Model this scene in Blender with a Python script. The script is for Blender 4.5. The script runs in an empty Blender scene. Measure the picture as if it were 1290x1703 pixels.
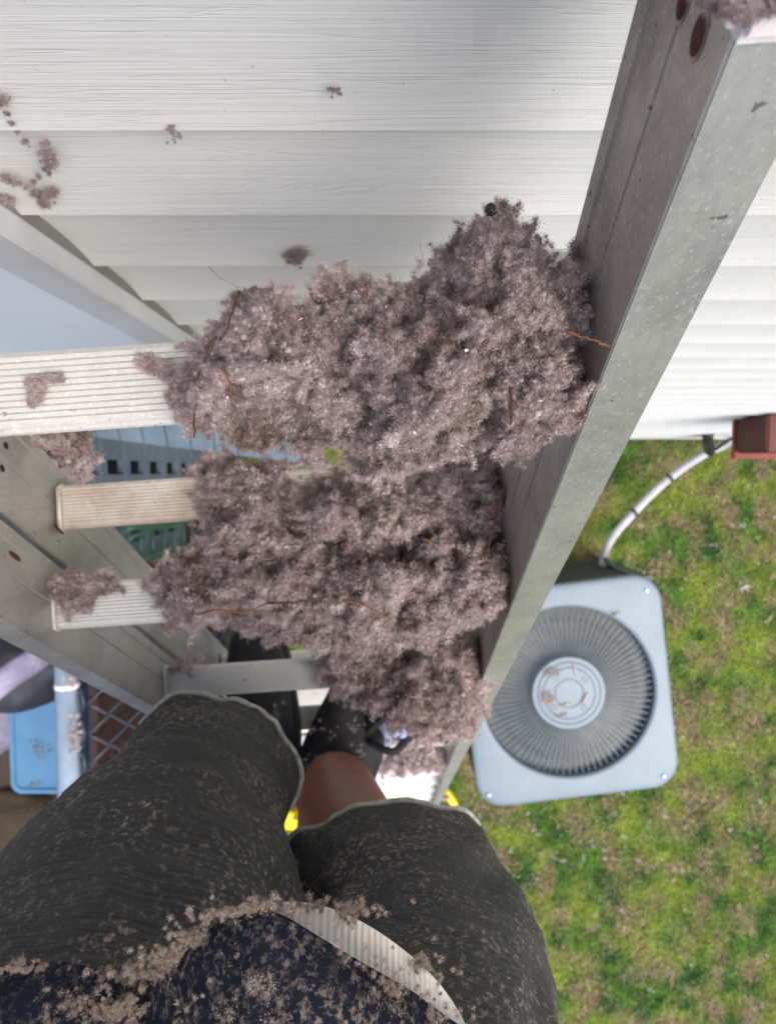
import bpy, math, random
import numpy as np
from mathutils import Vector, Matrix
R_ = math.radians
random.seed(5)
rng = np.random.default_rng(11)
sc = bpy.context.scene

# ------------------------------------------------------------------ camera
H, DW, EPS = 4.06, .183, R_(3.12)
camd = bpy.data.cameras.new('camera'); cam = bpy.data.objects.new('camera', camd)
sc.collection.objects.link(cam); sc.camera = cam
cam.location = (0, -DW, H); cam.rotation_euler = (-EPS, 0, 0)
camd.sensor_fit = 'VERTICAL'; camd.sensor_height = 24; camd.sensor_width = 24
camd.lens = 24*1200/1703; camd.clip_start = .01; camd.clip_end = 200
camd.dof.use_dof = True; camd.dof.focus_distance = .325; camd.dof.aperture_fstop = 9.2
# ------------------------------------------------------------------ world, sun, exposure
w = bpy.data.worlds.new('World'); sc.world = w; w.use_nodes = True
nt = w.node_tree; bg = nt.nodes['Background']
sky = nt.nodes.new('ShaderNodeTexSky'); sky.sky_type = 'NISHITA'; sky.sun_disc = False
SUN_EL, SUN_ROT = R_(62), R_(122)
sky.sun_elevation = SUN_EL; sky.sun_rotation = SUN_ROT; sky.air_density = 1.2; sky.dust_density = 4
nt.links.new(sky.outputs[0], bg.inputs[0]); bg.inputs[1].default_value = .14
sl = bpy.data.lights.new('sun', 'SUN'); sl.energy = 1.5; sl.angle = R_(48); sl.color = (1, .965, .92)
so = bpy.data.objects.new('sun', sl); sc.collection.objects.link(so)
sd = Vector((math.sin(SUN_ROT)*math.cos(SUN_EL), math.cos(SUN_ROT)*math.cos(SUN_EL), math.sin(SUN_EL)))
so.rotation_euler = sd.to_track_quat('Z', 'Y').to_euler(); so.location = (1, -3, 8)
sc.view_settings.view_transform = 'Standard'; sc.view_settings.look = 'None'
sc.view_settings.exposure = 1.12; sc.view_settings.gamma = 1

# ------------------------------------------------------------------ measuring helpers (photo point + depth -> place)
CAM = np.array([0, -DW, H]); AX = np.array([1., 0, 0])
AU = np.array([0, math.cos(EPS), -math.sin(EPS)]); AF = np.array([0, -math.sin(EPS), -math.cos(EPS)])
def at(x, y, d): return CAM + d*(AX*((x-645)/1200) + AU*((851.5-y)/1200) + AF)
def at_n(x, y, d):
    x, y, d = map(np.asarray, (x, y, d))
    return CAM + d[:, None]*(AX*((x-645)/1200)[:, None] + AU*((851.5-y)/1200)[:, None] + AF)
def at_z(x, y, z):
    v = AX*((x-645)/1200) + AU*((851.5-y)/1200) + AF
    return CAM + v*((z-H)/v[2])

# ------------------------------------------------------------------ objects
def tag(o, label=None, cat=None, group=None, kind=None):
    if label: o['label'] = label
    if cat: o['category'] = cat
    if group: o['group'] = group
    if kind: o['kind'] = kind
    return o
def empty(name, loc=(0, 0, 0), **k):
    o = bpy.data.objects.new(name, None); sc.collection.objects.link(o); o.location = loc
    o.empty_display_size = .05
    return tag(o, **k)
def link(name, me, mat, parent=None, **k):
    o = bpy.data.objects.new(name, me); sc.collection.objects.link(o)
    if mat is not None:
        for m in (mat if isinstance(mat, (list, tuple)) else [mat]): me.materials.append(m)
    if parent is not None:
        o.parent = parent
        o.matrix_parent_inverse = Matrix.Translation(parent.location).inverted()
    return tag(o, **k)
def npmesh(name, V, faces, smooth=True, mats=None, cols=None):
    """faces: list of int arrays, each (n, k)."""
    me = bpy.data.meshes.new(name); V = np.asarray(V, np.float32)
    me.vertices.add(len(V)); me.vertices.foreach_set('co', V.ravel())
    nl = sum(f.size for f in faces); nf = sum(len(f) for f in faces)
    me.loops.add(nl); me.polygons.add(nf)
    me.loops.foreach_set('vertex_index', np.concatenate([f.ravel() for f in faces]).astype(np.int32))
    st = []; s = 0
    for f in faces:
        st.append(s + np.arange(len(f))*f.shape[1]); s += f.size
    me.polygons.foreach_set('loop_start', np.concatenate(st).astype(np.int32))
    me.polygons.foreach_set('use_smooth', np.full(nf, smooth))
    if mats is not None: me.polygons.foreach_set('material_index', mats.astype(np.int32))
    if cols is not None:
        a = me.color_attributes.new('tint', 'FLOAT_COLOR', 'POINT')
        a.data.foreach_set('color', np.asarray(cols, np.float32).ravel())
    me.update(calc_edges=True); me.validate()
    return me
class MB:
    """collects simple shapes into one mesh"""
    def __init__(s): s.v = []; s.f = []; s.sm = []
    def add(s, vs, fs, smooth=False):
        b = len(s.v); s.v += [tuple(map(float, v)) for v in vs]
        s.f += [tuple(i+b for i in f) for f in fs]; s.sm += [smooth]*len(fs); return s
    def boxf(s, o, ax, lo, hi):
        """box in frame ax (3 vectors) at o"""
        o = np.asarray(o, float); A = [np.asarray(a, float) for a in ax]
        vs = [o + A[0]*x + A[1]*y + A[2]*z for x in (lo[0], hi[0]) for y in (lo[1], hi[1]) for z in (lo[2], hi[2])]
        fs = [(0, 1, 3, 2), (4, 6, 7, 5), (0, 4, 5, 1), (2, 3, 7, 6), (0, 2, 6, 4), (1, 5, 7, 3)]
        if np.dot(np.cross(A[0], A[1]), A[2]) < 0: fs = [f[::-1] for f in fs]
        return s.add(vs, fs)
    def box(s, lo, hi): return s.boxf((0, 0, 0), ((1, 0, 0), (0, 1, 0), (0, 0, 1)), lo, hi)
    def tube(s, pts, r, n=10, caps=True, closed=False):
        pts = [np.asarray(p, float) for p in pts]; m = len(pts)
        rs = [r]*m if np.isscalar(r) else r
        ref = None; vs = []; 
        for i, p in enumerate(pts):
            if closed: t = pts[(i+1) % m]-pts[i-1]
            else: t = pts[min(i+1, m-1)]-pts[max(i-1, 0)]
            t = t/(np.linalg.norm(t)+1e-12)
            if ref is None: ref = np.array([0, 0, 1.]) if abs(t[2]) < .9 else np.array([1., 0, 0])
            a = ref - t*np.dot(ref, t); a /= np.linalg.norm(a); ref = a; b = np.cross(t, a)
            for k in range(n):
                th = 2*math.pi*k/n; vs.append(p + rs[i]*(a*math.cos(th)+b*math.sin(th)))
        fs = []
        for i in range(m if closed else m-1):
            j = (i+1) % m
            for k in range(n):
                fs.append((i*n+k, i*n+(k+1) % n, j*n+(k+1) % n, j*n+k))
        if caps and not closed: fs += [tuple(range(n))[::-1], tuple(range((m-1)*n, m*n))]
        return s.add(vs, fs, True)
    def prism(s, prof, a, b, smooth=False):
        """prof: closed loop of 3-vectors (offsets); swept from a to b"""
        a = np.asarray(a, float); b = np.asarray(b, float); n = len(prof)
        vs = [a+np.asarray(p) for p in prof]+[b+np.asarray(p) for p in prof]
        s.add(vs, [(i, (i+1) % n, n+(i+1) % n, n+i) for i in range(n)], smooth)
        s.add(vs, [tuple(range(n))[::-1], tuple(range(n, 2*n))]); return s
    def build(s, name, mat, parent=None, bevel=0, seg=2, **k):
        me = bpy.data.meshes.new(name); me.from_pydata(s.v, [], s.f)
        me.polygons.foreach_set('use_smooth', s.sm); me.update()
        import bmesh
        bm = bmesh.new(); bm.from_mesh(me); bmesh.ops.remove_doubles(bm, verts=bm.verts, dist=1e-6)
        bmesh.ops.recalc_face_normals(bm, faces=bm.faces)
        if bevel:
            es = [e for e in bm.edges if len(e.link_faces) == 2 and e.calc_face_angle(0) > .6]
            bmesh.ops.bevel(bm, geom=es, offset=bevel, segments=seg, affect='EDGES', clamp_overlap=True)
        bm.to_mesh(me); bm.free()
        return link(name, me, mat, parent, **k)

# ------------------------------------------------------------------ noise for shapes
_L = np.random.default_rng(3).random((32, 32, 32))
def vnoise(P):
    P = np.asarray(P, float); i = np.floor(P).astype(int); f = P-i; f = f*f*(3-2*f); r = 0
    for dx in (0, 1):
        for dy in (0, 1):
            for dz in (0, 1):
                w_ = (f[:, 0] if dx else 1-f[:, 0])*(f[:, 1] if dy else 1-f[:, 1])*(f[:, 2] if dz else 1-f[:, 2])
                r = r + w_*_L[(i[:, 0]+dx) & 31, (i[:, 1]+dy) & 31, (i[:, 2]+dz) & 31]
    return r
def fbm(P, o=3):
    r = 0; a = .5; P = np.asarray(P, float)
    for k in range(o): r = r + a*vnoise(P*2**k+7.3*k); a *= .5
    return r/(1-.5**o)
def unit(n):
    v = rng.normal(size=(n, 3)); return v/np.linalg.norm(v, axis=1)[:, None]

# ------------------------------------------------------------------ materials
def mat(name, col=(.5, .5, .5), rough=.6, metal=0, spec=.5):
    m = bpy.data.materials.new(name); m.use_nodes = True; p = m.node_tree.nodes['Principled BSDF']
    p.inputs['Base Color'].default_value = (*col, 1); p.inputs['Roughness'].default_value = rough
    p.inputs['Metallic'].default_value = metal; p.inputs['Specular IOR Level'].default_value = spec
    return m
class N:
    def __init__(s, m): s.t = m.node_tree; s.p = s.t.nodes['Principled BSDF']; s.c = s.t.nodes.new('ShaderNodeTexCoord')
    def node(s, k, **a):
        n = s.t.nodes.new(k)
        for q, v in a.items(): setattr(n, q, v)
        return n
    def ln(s, a, b): s.t.links.new(a, b)
    def map(s, scale=(1, 1, 1), src='Object', rot=(0, 0, 0)):
        m = s.node('ShaderNodeMapping'); m.inputs['Scale'].default_value = scale; m.inputs['Rotation'].default_value = rot
        s.ln(s.c.outputs[src], m.inputs[0]); return m.outputs[0]
    def noise(s, vec, scale=5, detail=4, rough=.55, dist=0):
        n = s.node('ShaderNodeTexNoise'); n.inputs['Scale'].default_value = scale; n.inputs['Detail'].default_value = detail
        n.inputs['Roughness'].default_value = rough; n.inputs['Distortion'].default_value = dist
        s.ln(vec, n.inputs['Vector']); return n.outputs[0]
    def ramp(s, fac, stops):
        r = s.node('ShaderNodeValToRGB'); e = r.color_ramp.elements
        while len(e) < len(stops): e.new(.5)
        for q, (p_, c) in zip(e, stops):
            q.position = p_; q.color = (*c, 1) if not np.isscalar(c) else (c, c, c, 1)
        s.ln(fac, r.inputs[0]); return r.outputs[0]
    def mix(s, f, a, b, mode='MIX'):
        m = s.node('ShaderNodeMix', data_type='RGBA', blend_type=mode)
        for v, i in ((f, 0), (a, 6), (b, 7)):
            if hasattr(v, 'is_linked'): s.ln(v, m.inputs[i])
            else: m.inputs[i].default_value = v if np.isscalar(v) else (*v, 1)
        return m.outputs[2]
    def bump(s, h, strength=.3, dist=.001, prev=None):
        b = s.node('ShaderNodeBump'); b.inputs['Strength'].default_value = strength; b.inputs['Distance'].default_value = dist
        s.ln(h, b.inputs['Height'])
        if prev is not None: s.ln(prev, b.inputs['Normal'])
        s.ln(b.outputs[0], s.p.inputs['Normal']); return b.outputs[0]
    def col(s, c): s.ln(c, s.p.inputs['Base Color'])
    def rough(s, c): s.ln(c, s.p.inputs['Roughness'])

def mat_siding():
    m = mat('siding_vinyl', (.78, .785, .775), .55, spec=.35); n = N(m)
    v = n.map((1.3, 1, 30)); a = n.noise(v, 1.6, 5, .6, .6)
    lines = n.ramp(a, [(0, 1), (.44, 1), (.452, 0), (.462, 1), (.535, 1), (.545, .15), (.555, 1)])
    v2 = n.map((5, 1, 420)); b = n.noise(v2, 1.2, 4, .65, .2)
    stain = n.noise(n.map((1, 1, 1)), 9, 5, .6)
    c = n.mix(n.ramp(stain, [(.35, 0), (.75, 1)]), (.86, .85, .825), (.80, .79, .765))
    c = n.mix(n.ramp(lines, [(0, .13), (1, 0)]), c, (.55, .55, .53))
    sp = n.noise(n.map((1, 1, 1)), 260, 2, .5)
    c = n.mix(n.ramp(sp, [(.745, 0), (.77, .55)]), c, (.3, .27, .26)); n.col(c)
    nb = n.bump(b, .35, .0012); n.bump(lines, .3, .001, nb); return m
def mat_alu(name, base=(.46, .47, .46), dirt=(.25, .235, .22), dirtamt=.5, rough=.42, metal=.75, warm=0):
    m = mat(name, base, rough, metal); n = N(m); v = n.map()
    big = n.noise(v, 14, 5, .65, .4); c = n.mix(n.ramp(big, [(.4, 0), (.72, dirtamt)]), base, dirt)
    fine = n.noise(v, 420, 3, .6); c = n.mix(n.ramp(fine, [(.57, 0), (.7, .45)]), c, tuple(min(1, x*1.55) for x in base))
    sp = n.noise(v, 170, 2, .5); c = n.mix(n.ramp(sp, [(.70, 0), (.74, .8)]), c, tuple(x*.35 for x in dirt))
    streak = n.noise(n.map((300, 300, 8), rot=(R_(28), 0, 0)), 1, 4, .6)
    c = n.mix(n.ramp(streak, [(.45, 0), (.8, .3)]), c, dirt)
    chip = n.noise(v, 95, 4, .75, 1.5); c = n.mix(n.ramp(chip, [(.66, 0), (.72, .6)]), c, tuple(min(.9, x*1.4) for x in base))
    scr = n.noise(n.map((900, 60, 60), rot=(.3, .4, .2)), 1, 3, .7, .4); c = n.mix(n.ramp(scr, [(.68, 0), (.74, .5)]), c, tuple(min(.9, x*1.45) for x in base))
    if warm: 
        wv = n.noise(v, 26, 5, .65); c = n.mix(n.ramp(wv, [(.42, 0), (.66, warm)]), c, (.36, .2, .11))
    n.col(c); n.rough(n.ramp(big, [(.3, rough-.08), (.8, rough+.2)])); n.bump(fine, .12, .0004); return m
def mat_fluff(name='insulation', k=1.0, trans=.25):
    k *= .91; m = mat(name, (.45, .36, .36), 1, spec=.02); n = N(m); v = n.map()
    a = n.noise(v, 55, 4, .6); b = n.noise(v, 22, 3, .6, .3)
    c = n.ramp(a, [(.3, (.34*k, .265*k, .26*k)), (.5, (.54*k, .43*k, .43*k)), (.70, (.80*k, .69*k, .685*k))])
    c = n.mix(n.ramp(b, [(.55, 0), (.72, .6)]), c, (.27*k, .185*k, .14*k))
    c = n.mix(n.ramp(n.noise(v, 130, 2, .5), [(.6, 0), (.75, .5)]), c, (.58*k, .40*k, .40*k))
    n.col(c); t = n.node('ShaderNodeBsdfTranslucent'); n.ln(c, t.inputs[0])
    mx = n.node('ShaderNodeMixShader'); mx.inputs[0].default_value = trans
    n.ln(n.p.outputs[0], mx.inputs[1]); n.ln(t.outputs[0], mx.inputs[2])
    n.ln(mx.outputs[0], n.t.nodes['Material Output'].inputs[0]); return m
def mat_noise(name, c1, c2, scale=20, rough=.7, metal=0, bump=.2, spec=.4, lo=.35, hi=.7):
    m = mat(name, c1, rough, metal, spec); n = N(m); a = n.noise(n.map(), scale, 5, .6, .2)
    n.col(n.mix(n.ramp(a, [(lo, 0), (hi, 1)]), c1, c2)); n.bump(n.noise(n.map(), scale*8, 3), bump, .001); return m
def mat_tint(name, rough=.8, trans=0):
    m = mat(name, rough=rough, spec=.2); n = N(m); a = n.node('ShaderNodeVertexColor', layer_name='tint'); n.col(a.outputs[0])
    if trans:
        t = n.node('ShaderNodeBsdfTranslucent'); n.ln(a.outputs[0], t.inputs[0]); mx = n.node('ShaderNodeMixShader')
        mx.inputs[0].default_value = trans; n.ln(n.p.outputs[0], mx.inputs[1]); n.ln(t.outputs[0], mx.inputs[2])
        n.ln(mx.outputs[0], n.t.nodes['Material Output'].inputs[0])
    return m
def mat_trouser():
    m = mat('charcoal_knit', (.03, .032, .03), .85, spec=.2); n = N(m); uv = n.map((1, 1, 1), 'UV')
    wob = n.noise(n.map((3, 14, 1), 'UV'), 6, 3, .5)
    nz = n.noise(n.map((9, 900, 1), 'UV'), 1, 3, .6, .25)
    c = n.ramp(nz, [(.30, (.036, .036, .035)), (.5, (.055, .055, .053)), (.70, (.077, .076, .073))])
    v = n.map()
    lint = n.noise(v, 210, 5, .75); patch = n.noise(v, 16, 3, .6)
    msk = n.mix(1.0, n.ramp(lint, [(.52, 0), (.64, 1)]), n.ramp(patch, [(.38, .15), (.62, 1)]), 'MULTIPLY')
    c = n.mix(msk, c, (.33, .275, .24)); n.col(c)
    nb = n.bump(nz, .6, .0012); n.bump(lint, .3, .001, nb); return m
def mat_shirt():
    m = mat('navy_jersey', (.008, .012, .035), .9, spec=.15); n = N(m); v = n.map()
    lint = n.noise(v, 240, 5, .8); patch = n.noise(v, 26, 3, .6)
    msk = n.mix(1.0, n.ramp(lint, [(.50, 0), (.64, 1)]), n.ramp(patch, [(.36, .15), (.60, 1)]), 'MULTIPLY')
    n.col(n.mix(msk, (.007, .009, .018), (.26, .21, .18))); n.bump(lint, .5, .0015); return m
def mat_ground():
    m = mat('soil_turf', (.08, .1, .03), .95, spec=.1); n = N(m); v = n.map()
    a = n.noise(v, 5, 6, .7); b = n.noise(v, 24, 5, .7); c1 = n.noise(v, 90, 4, .7)
    g = n.ramp(b, [(.3, (.03, .05, .012)), (.5, (.07, .11, .02)), (.7, (.16, .16, .06))])
    d = n.ramp(c1, [(.3, (.045, .03, .02)), (.6, (.13, .1, .07)), (.75, (.2, .17, .12))])
    g = n.mix(n.ramp(a, [(.42, 0), (.62, .85)]), g, d)
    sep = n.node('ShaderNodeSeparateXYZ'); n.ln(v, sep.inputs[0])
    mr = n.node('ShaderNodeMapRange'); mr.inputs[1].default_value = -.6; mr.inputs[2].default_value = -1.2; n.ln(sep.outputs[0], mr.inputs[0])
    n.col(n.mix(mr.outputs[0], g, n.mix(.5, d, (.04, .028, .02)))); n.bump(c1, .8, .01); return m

M = dict(
    siding=mat_siding(),
    alu=mat_alu('aluminium_flange', (.54, .55, .545), (.27, .27, .26), .85, .36, .6),
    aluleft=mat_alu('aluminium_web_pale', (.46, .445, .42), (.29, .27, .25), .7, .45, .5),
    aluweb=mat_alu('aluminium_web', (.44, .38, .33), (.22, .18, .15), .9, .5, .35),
    alurung=mat_alu('aluminium_rung', (.62, .61, .585), (.44, .42, .38), .5, .5, .1),
    oldrung=mat_alu('weathered_rung', (.62, .58, .53), (.42, .35, .28), .5, .5, .25, warm=.6),
    fluff=mat_fluff('insulation', 1.0), dust=mat_fluff('insulation_dust', .75, .15), pale=mat_noise('pale_fluff', (.72, .60, .60), (.5, .38, .37), 30, 1, bump=.1, spec=.02), tan=mat_noise('tan_fluff', (.42, .345, .295), (.27, .215, .18), 60, 1, bump=.1, spec=.02),
    white=mat_noise('white_plastic', (.8, .79, .79), (.68, .6, .6), 30, .5, bump=.05),
    trim=mat_noise('trim_vinyl', (.76, .765, .78), (.68, .685, .70), 12, .45, bump=.03),
    pane=mat('window_pane', (.90, .93, 1.0), .5, spec=.5),
    rust=mat_noise('rust', (.11, .035, .02), (.05, .02, .015), 120, .8),
    rusthalo=mat_noise('rust_stain', (.3, .2, .13), (.36, .33, .3), 90, .6, .3),
    yellow=mat_noise('yellow_rubber', (.9, .68, .01), (.75, .55, .02), 40, .5, bump=.05),
    acpaint=mat_noise('ac_enamel', (.135, .175, .215), (.12, .155, .19), 6, .42, .1, bump=.04),
    acfin=mat_noise('ac_fin', (.10, .14, .19), (.075, .105, .145), 20, .4, .1, bump=.05),
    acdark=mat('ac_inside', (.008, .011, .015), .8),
    acblade=mat('fan_blade', (.28, .30, .33), .4, .2),
    acbody=mat_noise('ac_body', (.10, .115, .11), (.07, .08, .075), 20, .5, .2),
    brown=mat_noise('brown_paint', (.13, .035, .025), (.08, .022, .018), 14, .6, bump=.3),
    brownred=mat_noise('brown_lip', (.26, .05, .035), (.16, .035, .03), 14, .6),
    board=mat_noise('dark_board', (.035, .017, .014), (.018, .009, .009), 9, .7),
    pipe=mat_noise('conduit_wrap', (.46, .45, .50), (.36, .35, .38), 18, .55, bump=.2),
    jambshade=mat('jamb_shadow_grey', (.26, .255, .24), .9), black=mat('black_plastic', (.012, .013, .014), .5),  # the grey one is the painted shadow line beside the window jamb
    galv=mat_noise('galvanised', (.34, .43, .55), (.28, .36, .47), 30, .4, .3, bump=.05),
    wire=mat_noise('coated_wire', (.040, .047, .066), (.025, .03, .042), 60, .45, .0, bump=.05),
    blue=mat_noise('blue_plastic', (.095, .23, .38), (.08, .20, .34), 12, .4, bump=.03),
    lattice=mat_noise('lattice_grey', (.13, .165, .21), (.09, .115, .15), 20, .6),
    green=mat_noise('green_coating', (.05, .13, .085), (.03, .07, .05), 40, .5),
    canopy=mat_noise('canopy_grey', (.11, .15, .18), (.20, .26, .31), 5, .45),
    lav=mat_noise('lavender_cloth', (.34, .31, .42), (.15, .14, .22), 12, .9, bump=.5),
    bag=mat_noise('dark_cloth', (.03, .035, .055), (.015, .015, .022), 12, .6, bump=.5),
    skin=mat_noise('skin', (.27, .105, .068), (.20, .072, .046), 35, .5, bump=.15, spec=.4),
    shoe=mat_noise('black_shoe', (.008, .008, .010), (.02, .019, .021), 60, .8, bump=.5),
    lace=mat('shoe_lace', (.35, .42, .65), .7),
    trouser=mat_trouser(), shirt=mat_shirt(), pip=mat_noise('piping', (.58, .56, .50), (.28, .27, .25), 90, .8, bump=.3),
    rib=mat_noise('ribbed_cotton', (.93, .87, .81), (.76, .68, .61), 40, .95, bump=.5),
    twig=mat_noise('twig_bark', (.10, .045, .03), (.05, .025, .02), 200, .8, bump=.5),
    needle=mat_noise('dry_needle', (.22, .092, .045), (.12, .05, .026), 200, .7, bump=.3),
    leaf=mat_noise('dry_leaf', (.3, .2, .11), (.2, .12, .06), 60, .8),
    hose=mat_noise('hose_beige', (.42, .37, .3), (.34, .3, .25), 30, .6),
    ground=mat_ground(), grass=mat_tint('grass_blade', .7, .3), hair=mat('hair', (.01, .008, .007), .7),
)

# ------------------------------------------------------------------ fluff builder
import bmesh as _bm
def _ico(s):
    b = _bm.new(); _bm.ops.create_icosphere(b, subdivisions=s, radius=1)
    v = np.array([x.co[:] for x in b.verts]); f = np.array([[q.index for q in p.verts] for p in b.faces]); b.free(); return v, f
ICO1, ICO2, ICO3 = _ico(1), _ico(2), _ico(3)
def blobs(C, Rr, ico, amp=.35, freq=2.2):
    v, f = ico; n = len(C); V = v[None]*np.ones((n, 1, 1))
    P = V*freq + rng.random((n, 1, 3))*30
    k = 1 + amp*2*(fbm(P.reshape(-1, 3), 3).reshape(n, -1)-.5)
    sq = .75+.5*rng.random((n, 1, 3))
    V = C[:, None]+V*k[..., None]*Rr[:, None, None]*sq
    F = (f[None]+(np.arange(n)*len(v))[:, None, None]).reshape(-1, 3)
    return V.reshape(-1, 3), F
def fibres(P, Dn, L, W, curl=.7):
    """curved slivers: 5 verts, a quad and a tri each"""
    n = len(P); side = np.cross(Dn, unit(n)); side /= np.linalg.norm(side, axis=1)[:, None]+1e-9
    bend = unit(n)*curl; m = P+Dn*L[:, None]*.5; d2 = Dn+bend; d2 /= np.linalg.norm(d2, axis=1)[:, None]
    tip = m+d2*L[:, None]*.6; w_ = side*W[:, None]/2
    V = np.stack([P-w_, P+w_, m+w_*.8, m-w_*.8, tip], 1).reshape(-1, 3); b = np.arange(n)*5
    return V, np.stack([b, b+1, b+2, b+3], 1), np.stack([b+3, b+2, b+4], 1)
def fluff_mesh(name, C, Rr, per=50, L=(.0015, .005), W=.00016, ico=ICO1, amp=.45, chips=0, core=.44):
    """small ragged cores covered in straight and curved slivers"""
    V, F = blobs(C, Rr*core, ico, amp, 1.7); n = len(C)*per
    idx = np.repeat(np.arange(len(C)), per); u = unit(n); comb = unit(len(C))[idx]          # each tuft has its own lie
    P = C[idx]+rng.normal(size=(n, 3))*Rr[idx][:, None]*.56; ll = rng.uniform(L[0], L[1], n)*(.5+1.1*rng.random(n)**3)
    d = u+comb*.55; d /= np.linalg.norm(d, axis=1)[:, None]; P -= d*ll[:, None]*.4
    side = np.cross(d, unit(n)); side /= np.linalg.norm(side, axis=1)[:, None]+1e-9; side *= (W*rng.uniform(.5, 1.5, n))[:, None]
    V2 = np.stack([P-side, P+side, P+d*ll[:, None]], 1).reshape(-1, 3); T2 = np.arange(n*3).reshape(-1, 3)+len(V)
    VV = [V, V2]; tris = [F, T2]; o = len(V)+len(V2); mi = np.zeros(len(F)+n+chips*2, int)
    if chips:
        k = rng.integers(0, len(C), chips); P = C[k]+unit(chips)*Rr[k][:, None]*1.3
        V3, Q3, T3 = fibres(P, unit(chips), rng.uniform(.0015, .005, chips), rng.uniform(.0005, .0015, chips), .3)
        VV.append(V3); tris += [Q3[:, [0, 1, 2]]+o, Q3[:, [0, 2, 3]]+o]; mi[len(F)+n:] = 1
    return npmesh(name, np.concatenate(VV), [np.concatenate(tris)], False, mi)
def inpoly(x, y, poly):
    poly = np.asarray(poly, float); r = np.zeros(len(x), bool); j = len(poly)-1
    for i in range(len(poly)):
        xi, yi = poly[i]; xj, yj = poly[j]
        c = ((yi > y) != (yj > y)) & (x < (xj-xi)*(y-yi)/(yj-yi+1e-12)+xi); r ^= c; j = i
    return r
def edist(x, y, poly):
    poly = np.asarray(poly, float); d = np.full(len(x), 1e9)
    for a, b in zip(poly, np.roll(poly, -1, 0)):
        ab = b-a; t = np.clip(((x-a[0])*ab[0]+(y-a[1])*ab[1])/(ab@ab+1e-9), 0, 1)
        d = np.minimum(d, np.hypot(x-a[0]-t*ab[0], y-a[1]-t*ab[1]))
    return d
def pile(name, poly, depth, high, n, r=(.0012, .0032), per=50, mats=None, label='', ico=ICO1, W=.00016, k_=1., tilt=0., chips=0, rough=.012, group=None, thick=.03, cat='insulation clump', L=(.0015, .005)):
    """a loose heap of fibre on a rung: depth = metres below the camera of what carries it, high = heap height"""
    poly = np.asarray(poly, float); x0, y0 = poly.min(0); x1, y1 = poly.max(0)
    xs = []; 
    while sum(map(len, xs)) < n:
        q = rng.uniform((x0, y0), (x1, y1), (n, 2)); qn = q+np.stack([fbm(np.stack([q[:, 0]*depth/1200*f_*95/k_, q[:, 1]*depth/1200*f_*95/k_, np.full(n, 3.*c_+depth)], 1), 3)-.5 for c_, f_ in ((1, 1), (2, 1))], 1)*(.020*k_*1200/depth if high > .008 else .004*1200/depth)
        qn[:, 1] += 4; q = q[inpoly(qn[:, 0], qn[:, 1], poly)]; xs.append(q)
    q = np.concatenate(xs)[:n]; x, y = q.T; e = edist(x, y, poly)
    pxm = depth/1200; em = np.minimum(e*pxm, .05)
    prof = np.sqrt(np.clip(em/.035, 0, 1))
    X3, Y3 = x*pxm, y*pxm; sd_ = depth*9+len(label)
    nz = fbm(np.stack([X3*30, Y3*30, np.full(n, sd_)], 1), 4)
    b1 = 1-2*np.abs(fbm(np.stack([X3*62/k_, Y3*62/k_, np.full(n, sd_+4)], 1), 2)-.5)*1.6     # rounded lumps with sharp valleys
    b2 = 1-2*np.abs(fbm(np.stack([X3*150/k_, Y3*150/k_, np.full(n, sd_+8)], 1), 2)-.5)*1.6
    h = high*prof*(.45+.75*nz) + rough*((nz-.5)*3.2 - 1.3*np.clip(b1-.62, 0, 1)*2.9 - 1.2*np.clip(b2-.6, 0, 1)*2.2+.5)*(.45+.55*prof)
    lay = rng.random(n); dep = depth-h+tilt*(y.mean()-y)*pxm; low = lay < .14
    dep[low] += rng.random(low.sum())*np.minimum(thick+h[low], .06)*prof[low]
    dep -= rng.random(n)**2*rough*.35
    if high > .02: dep = np.minimum(dep, depth+tilt*(y.mean()-y)*pxm-.003+.02*low)
    Rr = rng.uniform(r[0], r[1], n)*(.6+.4*prof)
    C = at_n(x, y, dep)
    if high > .008:                       # ragged tufts that stand off the heap
        nt = int(n*.13); top = np.where(~low)[0]; k = rng.choice(top, nt); B = C[k]; out = CAM-B; out /= np.linalg.norm(out, axis=1)[:, None]
        ctr = at(*((x0+x1)/2, (y0+y1)/2), depth+.01); rad = B-ctr; rad /= np.linalg.norm(rad, axis=1)[:, None]+1e-9
        d = out*.55+rad*.35+unit(nt)*.95; d /= np.linalg.norm(d, axis=1)[:, None]; stp = r[1]*rng.uniform(.28, .78, nt)*(1 if depth < .5 else .8); q = B.copy(); tc = []; tr = []
        for i_ in range(5):
            q = q+d*stp[:, None]; d = d+unit(nt)*.5; d /= np.linalg.norm(d, axis=1)[:, None]
            tc.append(q+unit(nt)*r[1]*.35); tr.append(r[1]*(1.1-.13*i_)*rng.uniform(.6, 1.15, nt))
        C = np.concatenate([C]+tc); Rr = np.concatenate([Rr]+tr)
    me = fluff_mesh(name, C, Rr, per, W=W, ico=ico, chips=chips, L=L)
    return link(name, me, mats or [M['fluff'], M['white']], label=label, cat=cat, group=group)

# ================================================================== SETTING: ground
gm = npmesh('ground', [(-30, -30, 0), (30, -30, 0), (30, 6, 0), (-30, 6, 0)], [np.array([[0, 1, 2, 3]])], False)
link('ground', gm, M['ground'], kind='structure', label='patchy lawn and soil beside the house', cat='ground')

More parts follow.
